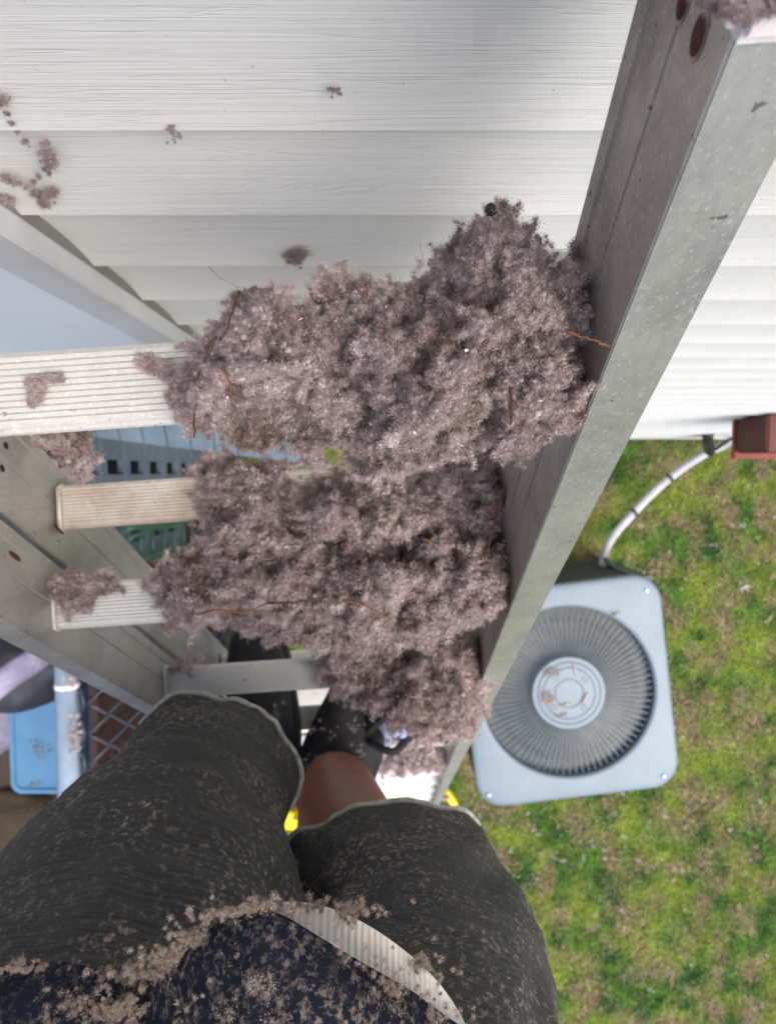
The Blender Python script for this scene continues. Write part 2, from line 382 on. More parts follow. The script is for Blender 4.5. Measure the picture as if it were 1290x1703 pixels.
# ================================================================== house wall
wall = empty('house_wall', (0, .1, 0), label='white horizontal clapboard siding wall of the house', cat='wall')
LAP = .127; ZB = 3.663-28*LAP
s = MB(); X0, X1 = -4.5, 5.
for k in range(-8, 29):
    zb = 3.663-LAP*k; zt = zb+LAP
    pf = [(0, zb), (.0022, zb+.012), (.0042, zb+.025), (.0058, zb+.039), (.0071, zb+.054), (.0080, zb+.070), (.0086, zb+.086), (.0089, zt)]
    for (ya, za), (yb, zb2) in zip(pf, pf[1:]): s.add([(X0, ya, za), (X1, ya, za), (X1, yb, zb2), (X0, yb, zb2)], [(0, 1, 2, 3)])
    s.add([(X0, 0, zb), (X1, 0, zb), (X1, .003, zb-.0012), (X0, .003, zb-.0012)], [(3, 2, 1, 0)])
    s.add([(X0, .003, zb-.0012), (X1, .003, zb-.0012), (X1, .0098, zb+.001), (X0, .0098, zb+.001)], [(3, 2, 1, 0)])
s.build('siding', M['siding'], wall)
s = MB(); s.box((X0, .0125, .0), (X1, .2, 4.779)); s.build('foundation', M['trim'], wall)
s = MB(); s.box((X0-.2, -.27, 4.78), (X1+.2, .2, 4.86)); s.box((X0-.2, -.29, 4.76), (X1+.2, -.272, 4.92)); s.build('shade_soffit', M['trim'], wall)  # unseen eave, added to keep overhead sky light off the siding
s = MB(); s.add([(X0-.25, -.31, 4.93), (X1+.25, -.31, 4.93), (X1+.25, .9, 5.5), (X0-.25, .9, 5.5), (X0-.25, -.31, 4.95), (X1+.25, -.31, 4.95), (X1+.25, .9, 5.52), (X0-.25, .9, 5.52)], [(0, 1, 2, 3), (4, 5, 6, 7), (0, 1, 5, 4), (2, 3, 7, 6), (1, 2, 6, 5), (0, 3, 7, 4)]); s.build('shade_roof', M['board'], wall)  # out-of-view slab added above the eave, also blocking sky light
# window beside the ladder (its right jamb shows)
win = MB(); ZW0, ZW1 = 2.55, 4.75; XR = -.262
win.box((XR-.036, -.021, ZW0), (XR, .0123, ZW1))
win.box((-1.25, -.021, ZW0), (-1.214, .014, ZW1))
win.box((-1.214, -.021, ZW1-.036), (XR-.036, .014, ZW1)); win.box((-1.27, -.045, ZW0-.03), (XR+.02, .014, ZW0-.001))
wobj = win.build('window', M['trim'], wall, bevel=.0015)
s = MB(); s.box((XR+.0002, -.0015, ZW0), (XR+.0016, .0122, ZW1)); s.build('jamb_shadow', M['jambshade'], wobj)  # thin dark strip painting the shadow line between jamb and siding
s = MB()
for a, b in ((XR-.064, XR-.0365), (-1.2135, -1.186)): s.box((a, -.011, ZW0), (b, .012, ZW1-.037))
s.box((-1.186, -.011, 3.62), (XR-.064, .011, 3.66)); s.build('sash', M['trim'], wobj, bevel=.001)
s = MB(); s.box((-1.2, -.004, ZW0+.002), (XR-.05, .010, ZW1-.04)); s.build('pane', M['pane'], wobj)

# ================================================================== extension ladder
vl = AX*((688-645)/1200)+AU*((851.5-1420)/1200)+AF; LL = vl/np.linalg.norm(vl)      # down along the rails
LR = np.cross(LL, [0, 0, 1]); LR /= np.linalg.norm(LR); LR = LR if LR[0] > 0 else -LR
LN = np.cross(LR, LL); LN = LN if LN[1] < 0 else -LN                                 # towards the climber
LO = at(645, 614, .342)
def lp(x, n, s_): return LO+LR*x+LN*n+LL*s_
lad = empty('extension_ladder', tuple(lp(-.1, 0, 4.2)), label='aluminium extension ladder leaning on the siding wall, rungs heaped with fluff', cat='ladder')
XL, XRi = -.298, .089
def rail(x, sgn, nf, nr, s0, s1, fl, m_web, m_fl):
    """C channel, open side away from the rungs; web and flanges"""
    t = .0022; s = MB()
    nm = (nf+nr)/2
    # web profile in (x, n): shallow rib lines at both thirds
    pts = [(0, nf), (0, nf-.012), (0, nm+.0012), (sgn*.0009, nm), (0, nm-.0012), (0, nr+.012), (-sgn*.0012, nr+.010), (-sgn*.0012, nr),
           (sgn*t, nr), (sgn*t, nf)]
    s.prism([LR*(x+a)+LN*b for a, b in pts], LO+LL*s0, LO+LL*s1)
    o = s.build('rail', m_web, lad)
    s = MB(); a, b = sorted((x+sgn*(t+.0003), x+sgn*fl))
    s.boxf(LO, (LR, LN, LL), (a, nr, s0+.0004), (b, nr+t, s1-.0004))
    a4, b4 = sorted((x-sgn*.0006, x+sgn*fl)); s.boxf(LO, (LR, LN, LL), (a4, nf+.0002, s0+.0002), (b4, nf+.0024, s1-.0002))
    a2, b2 = sorted((x+sgn*(fl-.002), x+sgn*fl)); s.boxf(LO, (LR, LN, LL), (a2, nf-.007, s0+.0006), (b2, nf+.0001, s1-.0006))
    s.build('rail_flange', m_fl, o, bevel=.0006)
    return o
FN, FR = .030, -.038
rr = rail(XRi, 1, FN, FR, -.2, 4.02, .026, M['aluweb'], M['alu'])
rl = rail(XL, -1, FN, FR, -.2, 4.02, .024, M['aluleft'], M['alu'])
br = rail(XRi+.004, 1, FR-.012, -.128, .06, 4.2, .026, M['aluweb'], M['alu'])
bl = rail(XL-.004, -1, FR-.012, -.128, .06, 4.2, .024, M['aluleft'], M['alu'])
# rungs: flat ribbed tread, rounded edges
TU = np.array([0, .10, 1.]); TU /= np.linalg.norm(TU); TU = TU-LR*np.dot(TU, LR); TU /= np.linalg.norm(TU)
TF = np.cross(TU, LR); TF = TF if TF[1] < 0 else -TF                                 # tread front direction
def rung(n0, s_, m, w=.0166, groove=True, xa=XL, xb=XRi, nr=11):
    c = LO+LN*n0+LL*s_-TF*.0015; pr = []
    if groove:
        for i in range(nr):
            a = -w+2*w*(i+.5)/nr
            pr += [(a-w/nr*.80, 0), (a+w/nr*.62, 0), (a+w/nr*.70, -.0011), (a+w/nr*.93, -.0011)]
    else: pr += [(-w, 0), (w, 0)]
    pr += [(w+.0016, -.0006), (w+.0030, -.0022), (w+.0036, -.0042), (w+.0032, -.0068), (w+.0018, -.0095), (w-.001, -.012), (w-.008, -.024), (.003, -.029), (-.006, -.028), (-w+.004, -.019), (-w-.002, -.006), (-w-.0025, -.002)]
    s = MB(); s.prism([TF*a+TU*b for a, b in pr], c+LR*(xa-.002), c+LR*(xb+.002))
    o = s.build('rung', m, lad)
    # swaged collars where the rung meets the rails
    for x, sg in ((xa, 1), (xb, -1)):
        s = MB(); ring = [c+LR*(x+sg*.0018)+TF*a+TU*b for a, b in [(w+.004, -.004), (w+.001, .0012), (0, .002), (-w-.001, .0012), (-w-.0035, -.004), (-w+.002, -.021), (-.005, -.030), (.004, -.031), (w-.007, -.026)]]
        s.tube(ring, .0022, 6, closed=True)
        s.build('collar', m, o)
    return o
rung(0, 0, M['alurung'])
for k in range(1, 13): rung(0, .305*k, M['alurung'], groove=k < 6)
for k in range(0, 13): rung(-.088, .290+.305*k, M['oldrung'] if k == 0 else M['alurung'], groove=k < 4)
# rivets, stains, holes on the webs
def disc(x, n0, s_, r, m, name, sgn=-1, h=.0012, el=1.3, par=None):
    c = lp(x, n0, s_); vs = [c+LR*(sgn*h)]+[c+LN*(r*math.cos(t))+LL*(r*el*math.sin(t))+LR*(sgn*h*.3) for t in np.linspace(0, 2*math.pi, 17)[:-1]]
    vs += [c+LN*(r*1.1*math.cos(t))+LL*(r*1.1*el*math.sin(t))+LR*(sgn*.0001) for t in np.linspace(0, 2*math.pi, 17)[:-1]]
    fs = [(0, 1+i, 1+(i+1) % 16) for i in range(16)]+[(1+i, 17+i, 17+(i+1) % 16, 1+(i+1) % 16) for i in range(16)]
    MB().add(vs, fs, True).build(name, m, par or lad)
def web_at(px, py, x):   # n, s on the plane x = const seen at a photo point
    v = AX*((px-645)/1200)+AU*((851.5-py)/1200)+AF; o = CAM-LO-LR*x
    t = -np.dot(o, LR)/np.dot(v, LR); p = o+v*t; return np.dot(p, LN), np.dot(p, LL)
for px, py, rad in ((1163, 58, .0034), (1138, 2, .003)):
    n0, s_ = web_at(px, py, XRi); disc(XRi-.0002, n0, s_, rad*1.22, M['rusthalo'], 'rust_stain', h=.0004, el=1.6, par=rr); disc(XRi-.0005, n0, s_, rad, M['rust'], 'rivet', h=.0016, el=1.5, par=rr)
for px, py, x in ((10, 741, XL-.004), (4, 779, XL-.004)):
    n0, s_ = web_at(px, py, x); disc(x+.0002, n0, s_, .0026, M['black'], 'rivet', sgn=1, par=bl)
for px, py in ((25, 925), (98, 880)):
    n0, s_ = web_at(px, py, XL); disc(XL+.0002, n0, s_, .0022, M['rust'], 'rust_stain', sgn=1, h=.0005, el=4, par=rl)
# white cap on the rail top
s = MB(); s.boxf(LO, (LR, LN, LL), (XRi-.0055, .022, -.225), (XRi+.034, .040, -.168)); s.build('end_cap', M['white'], lad, bevel=.004, seg=4)
s = MB(); s.boxf(LO, (LR, LN, LL), (XL-.034, .012, -.225), (XL+.0065, .046, -.166)); s.build('end_cap', M['white'], lad, bevel=.004, seg=4)
# stabiliser bar with yellow feet at the bottom
for px, py, z, sz in ((483, 1362, .06, 1), (748, 1326, .06, 1.)):
    p = at_z(px, py, z); q = lp(XL if px < 600 else XRi, -.06, 3.75)
    MB().tube([q, q*.3+p*.7+np.array([0, 0, .03]), p], .011, 10).build('stabiliser_arm', M['alu'], lad)
    MB().prism([(-.035, -.05, 0), (.035, -.05, 0), (.04, .05, 0), (-.03, .055, 0)] if px < 600 else [(-.05, .05, 0), (-.015, .055, 0), (.05, -.04, 0), (.01, -.05, 0)], (p[0], p[1], .012), (p[0], p[1], .095)).build('foot', M['yellow'], lad, bevel=.008)
for x, sg in ((XL-.004, -1), (XRi+.004, 1)):
    c = lp(x+sg*.012, -.09, 4.2); MB().boxf((c[0], c[1], 0), ((1, 0, 0), (0, 1, 0), (0, 0, 1)), (-.03, -.06, .004), (.03, .06, .05)).build('foot', M['black'], lad, bevel=.006)
p = at_z(640, 1330, .03)
MB().prism([(-.05, -.035, 0), (.04, -.02, 0), (.055, .02, 0), (-.045, .03, 0)], (p[0], p[1], .004), (p[0]+.005, p[1], .04)).build('wedge', M['yellow'], bevel=.006, label='small yellow wedge on the grass below the ladder rungs', cat='wedge')

# ================================================================== insulation heaps
P1 = [(300, 655), (318, 600), (335, 560), (350, 545), (372, 520), (385, 490), (420, 476), (450, 482), (470, 497), (500, 512), (530, 512), (535, 465), (556, 455), (572, 470), (586, 456), (604, 484), (628, 492), (655, 478),
      (682, 468), (705, 435), (738, 415), (770, 388), (800, 366), (806, 342), (824, 334), (842, 352), (862, 376), (884, 390), (886, 412), (905, 425), (925, 434), (940, 420), (958, 426), (978, 440), (1000, 500), (1010, 555),
      (1002, 635), (985, 665), (950, 690), (920, 704), (898, 718), (890, 748), (868, 758), (850, 750), (838, 764), (812, 738), (780, 752), (740, 760), (700, 778), (660, 782), (628, 798), (606, 790), (590, 766), (560, 742),
      (534, 748), (516, 772), (500, 745), (488, 728), (466, 712), (452, 742), (425, 736), (385, 722), (352, 700), (328, 706), (310, 690)]
pile('insulation_pile', [(645+(x-645)*1.008, 600+(y-600)*(1.045 if y > 600 else 1.02)+2) for x, y in P1], .342, .042, 10500, (.0009, .0028), 92, label='largest sharp mauve insulation heap on the top rung against the right rail', chips=200, rough=.020, L=(.0007, .0023), W=.00009)
P2 = [(322, 850), (318, 805), (332, 775), (352, 762), (385, 766), (410, 782), (450, 770), (500, 788), (560, 782), (620, 796), (690, 770), (760, 752), (815, 742), (850, 760), (857, 830), (858, 935), (700, 940), (520, 935), (400, 930), (335, 925), (335, 880)]
pile('insulation_pile', P2, .652, .058, 8500, (.0017, .0048), 34, label='insulation heap on the brown weathered rung behind, just under the top heap', W=.0002, chips=80, rough=.024, L=(.002, .006), k_=1.5, tilt=.32)
P3 = [(250, 990), (252, 955), (290, 930), (335, 918), (420, 905), (560, 910), (700, 905), (850, 900), (856, 960), (846, 1012), (822, 1038), (805, 1032), (790, 1058), (770, 1050), (735, 1068), (700, 1088), (660, 1070), (630, 1082), (580, 1098), (545, 1078),
      (500, 1068), (470, 1060), (440, 1072), (405, 1046), (360, 1040), (320, 1056), (282, 1050), (268, 1020)]
pile('insulation_pile', P3, .62, .055, 7500, (.0016, .0045), 34, label='long insulation heap on the second front rung with brown needles on it', W=.0002, chips=120, rough=.019, L=(.002, .006), k_=1.4)
P4 = [(530, 1105), (560, 1084), (620, 1078), (690, 1080), (745, 1048), (770, 1040), (800, 1060), (806, 1110), (800, 1155), (786, 1190), (768, 1216), (730, 1228), (690, 1222), (655, 1212), (630, 1190), (590, 1160), (552, 1130)]
pile('insulation_pile', P4, .89, .06, 3600, (.003, .0075), 36, label='insulation heap on the third front rung beside the right shoe', W=.0004, rough=.024, L=(.003, .008), k_=1.9)
pile('insulation_pile', [(622, 1190), (700, 1180), (785, 1180), (782, 1215), (740, 1232), (690, 1240), (630, 1238)], 1.17, .035, 1300, (.004, .010), 30, label='flat pale insulation heap on the rung the shoes stand on', W=.0005, L=(.003, .008))
pile('insulation_pile', [(632, 1256), (700, 1250), (748, 1246), (744, 1275), (700, 1290), (635, 1288)], 1.72, .03, 600, (.005, .012), 30, label='lowest insulation heap near the bottom rungs', W=.0006, L=(.003, .008))
pile('insulation_pile', [(468, 1268), (505, 1262), (512, 1290), (470, 1296)], 1.5, .02, 50, (.008, .018), 30, label='small insulation heap showing between the left trouser leg and right shoe', W=.0006, L=(.003, .008))
pile('insulation_clump', [(84, 985), (110, 958), (150, 955), (190, 962), (185, 985), (150, 1005), (120, 1018), (95, 1012)], .62, .022, 600, (.0018, .0045), 40, label='clump of insulation at the left end of the second front rung', W=.0003)
pile('insulation_clump', [(60, 722), (95, 712), (150, 716), (148, 745), (135, 800), (118, 785), (90, 755)], .60, .02, 600, (.0018, .0045), 40, label='clump of insulation caught on the left rear rail under the top rung', W=.0003)
pile('insulation_clump', [(276, 1108), (300, 1096), (342, 1098), (325, 1112), (285, 1124)], .89, .012, 40, (.003, .008), 30, label='thin smear of insulation at the left end of the third front rung', W=.0003)
pile('insulation_clump', [(92, 812), (140, 808), (145, 825), (110, 832), (95, 828)], .65, .006, 40, (.002, .005), 30, label='thin smear of insulation at the left end of the brown rung', W=.0003)
pile('insulation_clump', [(222, 592), (240, 590), (262, 602), (286, 605), (285, 632), (270, 638), (250, 625), (228, 615)], .340, .003, 150, (.0005, .0014), 60, label='tan tuft of insulation on the top rung near the big heap', W=.00012, rough=.002, thick=.002)
pile('insulation_clump', [(275, 660), (300, 645), (305, 690), (285, 680)], .340, .004, 40, (.0008, .0025), 70, label='loose tuft of insulation at the left foot of the big heap', W=.00012, rough=.002, thick=.002)
pile('insulation_clump', [(40, 632), (60, 634), (104, 622), (106, 638), (78, 645), (66, 676), (50, 680), (42, 655)], .340, .0015, 130, (.0005, .0012), 50, label='tan tuft of insulation on the top rung at the left edge of the photo', W=.00012, rough=.001, thick=.001)
pile('insulation_clump', [(1130, -40), (1160, 2), (1195, 18), (1235, 44), (1262, 24), (1310, 30), (1400, -10), (1300, -90), (1200, -90)], .158, .004, 900, (.0009, .0024), 50, label='blurred insulation clump on the white cap of the right rail', W=.00012, rough=.004, thick=.006)

# tufts stuck to the wall
def wall_clump(pts, label, r=(.0006, .002)):
    C = []; Rr = []
    for px, py, sp, k in pts:
        v = AX*((px-645)/1200)+AU*((851.5-py)/1200)+AF; d = (DW-.001)/v[1]; k = int(k*2.2)
        q = rng.normal(size=(k, 2))*sp; c = at_n(px+q[:, 0], py+q[:, 1], np.full(k, d)); c[:, 1] = np.minimum(c[:, 1], -.0005)-rng.random(k)*.001+.001
        C.append(c); Rr.append(rng.uniform(*r, k)*(1.5 if k > 12 else 1.0))
    me = fluff_mesh('insulation_tuft', np.concatenate(C), np.concatenate(Rr), 60, (.0006, .0018), .0001)
    link('insulation_tuft', me, [M['dust']], label=label, cat='insulation tuft', group='insulation tufts stuck to the siding')
wall_clump([(80, 255, 6, 22), (84, 270, 6, 22), (76, 240, 3, 6), (78, 282, 4, 8)], 'upper mauve tuft clinging to the siding above the window corner')
wall_clump([(74, 325, 8, 26), (84, 318, 5, 18), (72, 340, 4, 14), (60, 322, 4, 8)], 'lower mauve tuft with a dark tip on the siding beside the window')
wall_clump([(55, 303, 3, 6), (64, 293, 3, 6), (46, 312, 3, 6), (20, 300, 5, 12), (8, 295, 5, 12), (30, 304, 4, 7), (12, 190, 2, 3), (20, 206, 2, 3), (30, 222, 2, 3), (42, 238, 3, 6)], 'thin web strand of fluff joining two tufts on the siding', (.0004, .0012))
wall_clump([(0, 168, 6, 20)], 'small tuft at the left photo edge on the upper siding board')
wall_clump([(5, 332, 6, 16), (20, 334, 4, 10)], 'brown tuft where the window jamb meets the siding')
wall_clump([(492, 426, 7, 60), (500, 421, 5, 24), (483, 428, 5, 24)], 'round brown tuft on the siding above the big heap', (.0012, .003))
wall_clump([(555, 152, 6, 8)], 'faint speck of fluff high on the siding board', (.0003, .0008))
wall_clump([(285, 212, 5, 6), (292, 225, 6, 6)], 'faint speck of fluff on the lap edge of the siding', (.0003, .0008))

# ------------------------------------------------------------------ twigs and needles
def twig(pts, r, m, label, name='twig', cat='twig'):
    r *= .8
    P = [at(p[0], p[1], p[2]*.968) for p in pts]; Q = []
    for i in range(len(P)-1):
        for t in np.linspace(0, 1, 6)[:-1]: Q.append(P[i]*(1-t)+P[i+1]*t+rng.normal(size=3)*r*.35)
    Q.append(P[-1]); n = len(Q)
    MB().tube(Q, [r*(.75+.35*random.random())*(1-.4*i/n) for i in range(n)], 7).build(name, m, label=label, cat=cat)
twig([(398, 486, .306), (388, 520, .300), (372, 558, .298), (364, 566, .300)], .0009, M['twig'], 'dark curved twig at the upper left of the big heap')
twig([(358, 560, .300), (345, 592, .302), (332, 618, .306), (322, 645, .312)], .0010, M['twig'], 'reddish twig stretching down the left side of the big heap')
twig([(326, 672, .318), (322, 700, .320), (323, 728, .322)], .0008, M['rust'], 'short red stalk hanging from the lower left of the big heap')
twig([(370, 612, .297), (380, 625, .295), (384, 645, .295), (378, 658, .296)], .0009, M['needle'], 'curled orange strip of bark in the left of the big heap', 'bark_strip', 'bark strip')
twig([(940, 550, .292), (965, 560, .290), (990, 567, .288), (1013, 577, .288)], .0009, M['needle'], 'orange twig touching the right rail beside the big heap')
twig([(848, 645, .287), (852, 675, .287), (849, 706, .289)], .0011, M['twig'], 'short brown twig upright in the right part of the big heap')
twig([(612, 478, .300), (609, 500, .298)], .0007, M['needle'], 'tiny orange splinter at the top edge of the big heap')
twig([(322, 1024, .585), (360, 1014, .575), (410, 1018, .572), (445, 1002, .570)], .0012, M['needle'], 'orange needle on the left of the second front heap', 'pine_needle', 'needle')
twig([(440, 1003, .570), (490, 1002, .565), (548, 992, .565)], .0014, M['twig'], 'long dark brown twig lying across the second front heap')
twig([(572, 998, .562), (610, 1008, .562), (650, 1030, .566)], .0012, M['needle'], 'brown needle slanting down in the middle of the second front heap', 'pine_needle', 'needle')
twig([(826, 838, .590), (820, 880, .588), (803, 938, .585)], .0013, M['needle'], 'brown needle against the right rail on the weathered rung heap', 'pine_needle', 'needle')
twig([(700, 895, .585), (730, 905, .583)], .0010, M['needle'], 'short orange needle in the middle of the weathered rung heap', 'pine_needle', 'needle')
twig([(348, 444, .315), (365, 462, .313), (398, 478, .311)], .00013, M['twig'], 'fine hair arching off the top left of the big heap', 'stray_hair', 'hair')
twig([(698, 405, .31), (702, 425, .308), (706, 445, .306)], .00010, M['twig'], 'fine hair standing up from the middle of the big heap', 'stray_hair', 'hair')
MBb = blobs(np.array([at(816, 350, .300)]), np.array([.0021]), ICO3, .9); link('seed', npmesh('seed', MBb[0], [MBb[1]]), M['black'], label='dark round seed at the peak of the big heap', cat='seed')

# ================================================================== air conditioner
AZ = .76; ac0 = at_z(944, 1151, AZ); AR = R_(7)
aX = np.array([math.cos(AR), math.sin(AR), 0]); aY = np.array([-math.sin(AR), math.cos(AR), 0]); aZ = np.array([0, 0, 1.])
ac = empty('air_conditioner', (ac0[0], ac0[1], 0), label='blue-grey outdoor air conditioner unit with round fan grille on the lawn', cat='air conditioner')
HW, HH, RC, RO = .475, .505, .13, .40
def A_(x, y, z): return np.array([ac0[0], ac0[1], 0])+aX*x+aY*y+aZ*z
def rsq(th, hw, hh, rc):
    c, s_ = math.cos(th), math.sin(th); k = min(hw/abs(c) if abs(c) > 1e-9 else 9, hh/abs(s_) if abs(s_) > 1e-9 else 9); x, y = c*k, s_*k
    cx, cy = hw-rc, hh-rc
    if abs(x) > cx and abs(y) > cy:
        lo, hi = 0, k
        for _ in range(30):
            m = (lo+hi)/2; X, Y = abs(c*m)-cx, abs(s_*m)-cy
            ins = (abs(c*m) <= hw and abs(s_*m) <= hh) and not (X > 0 and Y > 0 and X*X+Y*Y > rc*rc)
            lo, hi = (m, hi) if ins else (lo, m)
        x, y = c*lo, s_*lo
    return x, y
NS = 192; ths = [2*math.pi*i/NS for i in range(NS)]
def ring_mesh(rings):
    vs = []; fs = []
    for r in rings: vs += [A_(*p) for p in r]
    for j in range(len(rings)-1):
        for i in range(NS): fs.append((j*NS+i, j*NS+(i+1) % NS, (j+1)*NS+(i+1) % NS, (j+1)*NS+i))
    return MB().add(vs, fs, True)
def sq(d, z): return [(*rsq(t, HW-d, HH-d, RC-d), z) for t in ths]
def ci(r, z): return [(r*math.cos(t), r*math.sin(t), z) for t in ths]
ring_mesh([sq(.012, AZ-.05), sq(0, AZ-.045), sq(0, AZ-.008), sq(.003, AZ-.002), sq(.009, AZ), sq(.03, AZ+.001), ci(RO+.02, AZ+.004), ci(RO+.004, AZ+.003), ci(RO, AZ-.003), ci(RO-.002, AZ-.05)]).build('top_panel', M['acpaint'], ac)
# louvred body
s = MB(); zz = .05
while zz < AZ-.06:
    s.boxf((ac0[0], ac0[1], 0), (aX, aY, aZ), (-HW+.03, -HH+.03, zz), (HW-.03, HH-.03, zz+.012)); zz += .027
for sx in (-1, 1):
    for sy in (-1, 1):
        cx, cy = sx*(HW-.055), sy*(HH-.055); s.boxf((ac0[0], ac0[1], 0), (aX, aY, aZ), (cx-.034, cy-.034, .02), (cx+.034, cy+.034, AZ-.052))
s.boxf((ac0[0], ac0[1], 0), (aX, aY, aZ), (-HW+.015, -HH+.015, .0), (HW-.015, HH-.015, .045)); s.build('body', M['acbody'], ac)
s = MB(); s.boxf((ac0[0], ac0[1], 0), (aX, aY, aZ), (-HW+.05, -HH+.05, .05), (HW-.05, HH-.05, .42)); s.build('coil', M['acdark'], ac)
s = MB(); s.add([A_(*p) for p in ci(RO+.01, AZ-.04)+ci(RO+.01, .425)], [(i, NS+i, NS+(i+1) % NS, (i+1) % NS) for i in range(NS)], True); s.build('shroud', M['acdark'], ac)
s = MB(); NF = 80; RI = .166
for i in range(NF):
    t = 2*math.pi*i/NF; d = np.array([math.cos(t), math.sin(t)]); e = np.array([-d[1], d[0]])
    pr = []
    for r, z in ((RI-.004, .012), (RI+.05, .011), (.28, .004), (.36, -.004), (RO-.003, -.014)):
        pr.append((r, z))
    vs = []
    for r, z in pr:
        wq = .0005+.0018*r/.4
        for a, b in ((-wq, 0), (wq, 0), (wq*.7, -.014), (-wq*.7, -.014)): vs.append(A_(d[0]*r+e[0]*a, d[1]*r+e[1]*a, AZ+z+b))
    fs = [(j*4+k, j*4+(k+1) % 4, (j+1)*4+(k+1) % 4, (j+1)*4+k) for j in range(4) for k in range(4)]
    s.add(vs, fs)
for r, z in ((.330, -.018),): s.tube([A_(r*math.cos(t), r*math.sin(t), AZ+z-.004) for t in ths[::2]], .0022, 5, closed=True)
s.build('grille', M['acfin'], ac)
NS_ = NS
def cr(r, z): return ci(r, AZ+z)
hub = ring_mesh([cr(RI+.004, .0), cr(RI+.004, .012), cr(RI, .016), cr(.15, .0165), cr(.145, .014), cr(.14, .0165), cr(.125, .017), cr(.12, .015), cr(.115, .017), cr(.07, .0175), cr(.066, .0155), cr(.062, .0175), cr(.001, .018)])
hub.sm = [False]*len(hub.sm); hub.build('hub', M['acpaint'], ac)
s = MB()
for t in (.6, 2.2, 3.8, 5.4): MB().tube([A_(.095*math.cos(t)+.012*math.cos(q), .095*math.sin(t)+.012*math.sin(q), AZ+.018) for q in np.linspace(0, 6.28, 13)[:-1]], .0016, 5, closed=True).build('screw_boss', M['acpaint'], ac)

fan = MB()
for t in (.35, .35+2*math.pi/3, .35+4*math.pi/3):
    vs = []
    for r in np.linspace(.08, .36, 7):
        for u_ in np.linspace(-1, 1, 6):
            th = t+u_*.40*(1-.25*(r/.36))+.25*(r-.08); vs.append(A_(r*math.cos(th), r*math.sin(th), AZ-.12+u_*.03+.02*(1-u_*u_)))
    fan.add(vs, [(i*6+j, i*6+j+1, (i+1)*6+j+1, (i+1)*6+j) for i in range(6) for j in range(5)], True)
fan.tube([A_(0, 0, AZ-.16), A_(0, 0, AZ-.02)], .08, 20); fan.build('fan', M['acblade'], ac)
s = MB()
for cx, cy in ((-.42, -.44), (.40, -.45), (-.40, .44), (.41, .43)): MB().tube([A_(cx, cy, AZ+.001), A_(cx, cy, AZ+.005), A_(cx, cy, AZ+.007)], [.012, .012, .007], 14).build('screw', M['galv'], ac)
# fluff and leaves lying on the unit
def scatter(name, C, label, r=(.003, .008), per=30, W=.0005, cat='insulation tuft', L=(.003, .007), m=None, group=None, **k):
    me = fluff_mesh(name, np.asarray(C), rng.uniform(*r, len(C)), per, L, W); return link(name, me, [m or M['fluff']], label=label, cat=cat, group=group, **k)
def cluster(px, py, z, sx, sy, n, hz=.01):
    c = at_z(px, py, z); return c+np.stack([rng.normal(size=n)*sx, rng.normal(size=n)*sy, rng.random(n)*hz], 1)
scatter('insulation_tuft', cluster(914, 1118, AZ+.022, .022, .010, 60), 'upper tan tuft of fluff on the air conditioner hub')
scatter('insulation_tuft', cluster(910, 1160, AZ+.022, .018, .016, 80), 'pink tuft of fluff in the middle of the air conditioner hub')
scatter('insulation_tuft', cluster(934, 1190, AZ+.022, .02, .006, 16), 'low white and brown tuft of fluff on the air conditioner hub')
scatter('insulation_tuft', cluster(1022, 1018, AZ+.010, .012, .01, 10), 'tiny tuft at the upper right rim of the round grille')
for i, (px, py, a, lb) in enumerate(((940, 1172, .2, 'dark twig beside the pink tuft on the hub'), (972, 1160, 1.1, 'brown leaf sliver on the right of the hub'), (955, 1115, -1.3, 'thin leaf sliver at the top of the hub'))):
    c = at_z(px, py, AZ+.021); d = np.array([math.cos(a), math.sin(a), 0])*.03
    MB().tube([c-d, c+np.array([.002, .003, .002]), c+d], [.002, .0045, .001], 6).build('leaf_litter', M['hose'], label=lb, cat='leaf')

# refrigerant line, fitting and the box on the wall
def spline(pts, n=10):
    P = [np.asarray(p, float) for p in pts]; P = [2*P[0]-P[1]]+P+[2*P[-1]-P[-2]]; out = []
    for i in range(1, len(P)-2):
        for t in np.linspace(0, 1, n, endpoint=(i == len(P)-3)):
            a, b, c, d = P[i-1:i+3]; out.append(.5*((2*b)+(-a+c)*t+(2*a-5*b+4*c-d)*t*t+(-a+3*b-3*c+d)*t**3))
    return out
ls = empty('refrigerant_line', tuple(at_z(1060, 830, .1)), label='pale grey insulated pipe with black ties curving from the air conditioner to the wall', cat='pipe')
lp_ = spline([at_z(1000, 940, .30), at_z(1008, 912, .33), at_z(1022, 888, .34), at_z(1050, 856, .32), at_z(1090, 815, .30), at_z(1130, 782, .32), at_z(1168, 757, .34), at_z(1200, 742, .36), at_z(1216, 731, .40)], 8)
MB().tube(lp_, .021, 12).build('pipe_sleeve', M['pipe'], ls)
for px, py, z in ((1054, 853, .32), (1113, 796, .31)):
    c = at_z(px, py, z); d = np.array([.8, .6, 0])*.008; MB().tube([c-d, c+d], .0235, 12).build('tie', M['black'], ls)
MB().tube(spline([at_z(1180, 752, .35), at_z(1178, 740, .42), at_z(1176, 728, .55), at_z(1178, 718, .62)], 5), [.03]*5+[.027]*11 if False else .026, 12).build('fitting', M['black'], ls)
MB().tube(spline([at_z(1190, 747, .38), at_z(1206, 735, .5), at_z(1222, 727, .7)], 5), .008, 8).build('cable', M['black'], ls)
MB().tube(spline([at_z(1005, 928, .33), at_z(1025, 948, .35), at_z(1040, 962, .3)], 5), .012, 8).build('cable', M['acbody'], ls)
bx = empty('utility_box', (1.35, -.05, 1.6), label='reddish brown box fixed low on the siding at the right', cat='utility box')
MB().box((1.182, -.118, 1.60), (1.62, -.001, 1.80)).build('case', M['brown'], bx, bevel=.006)
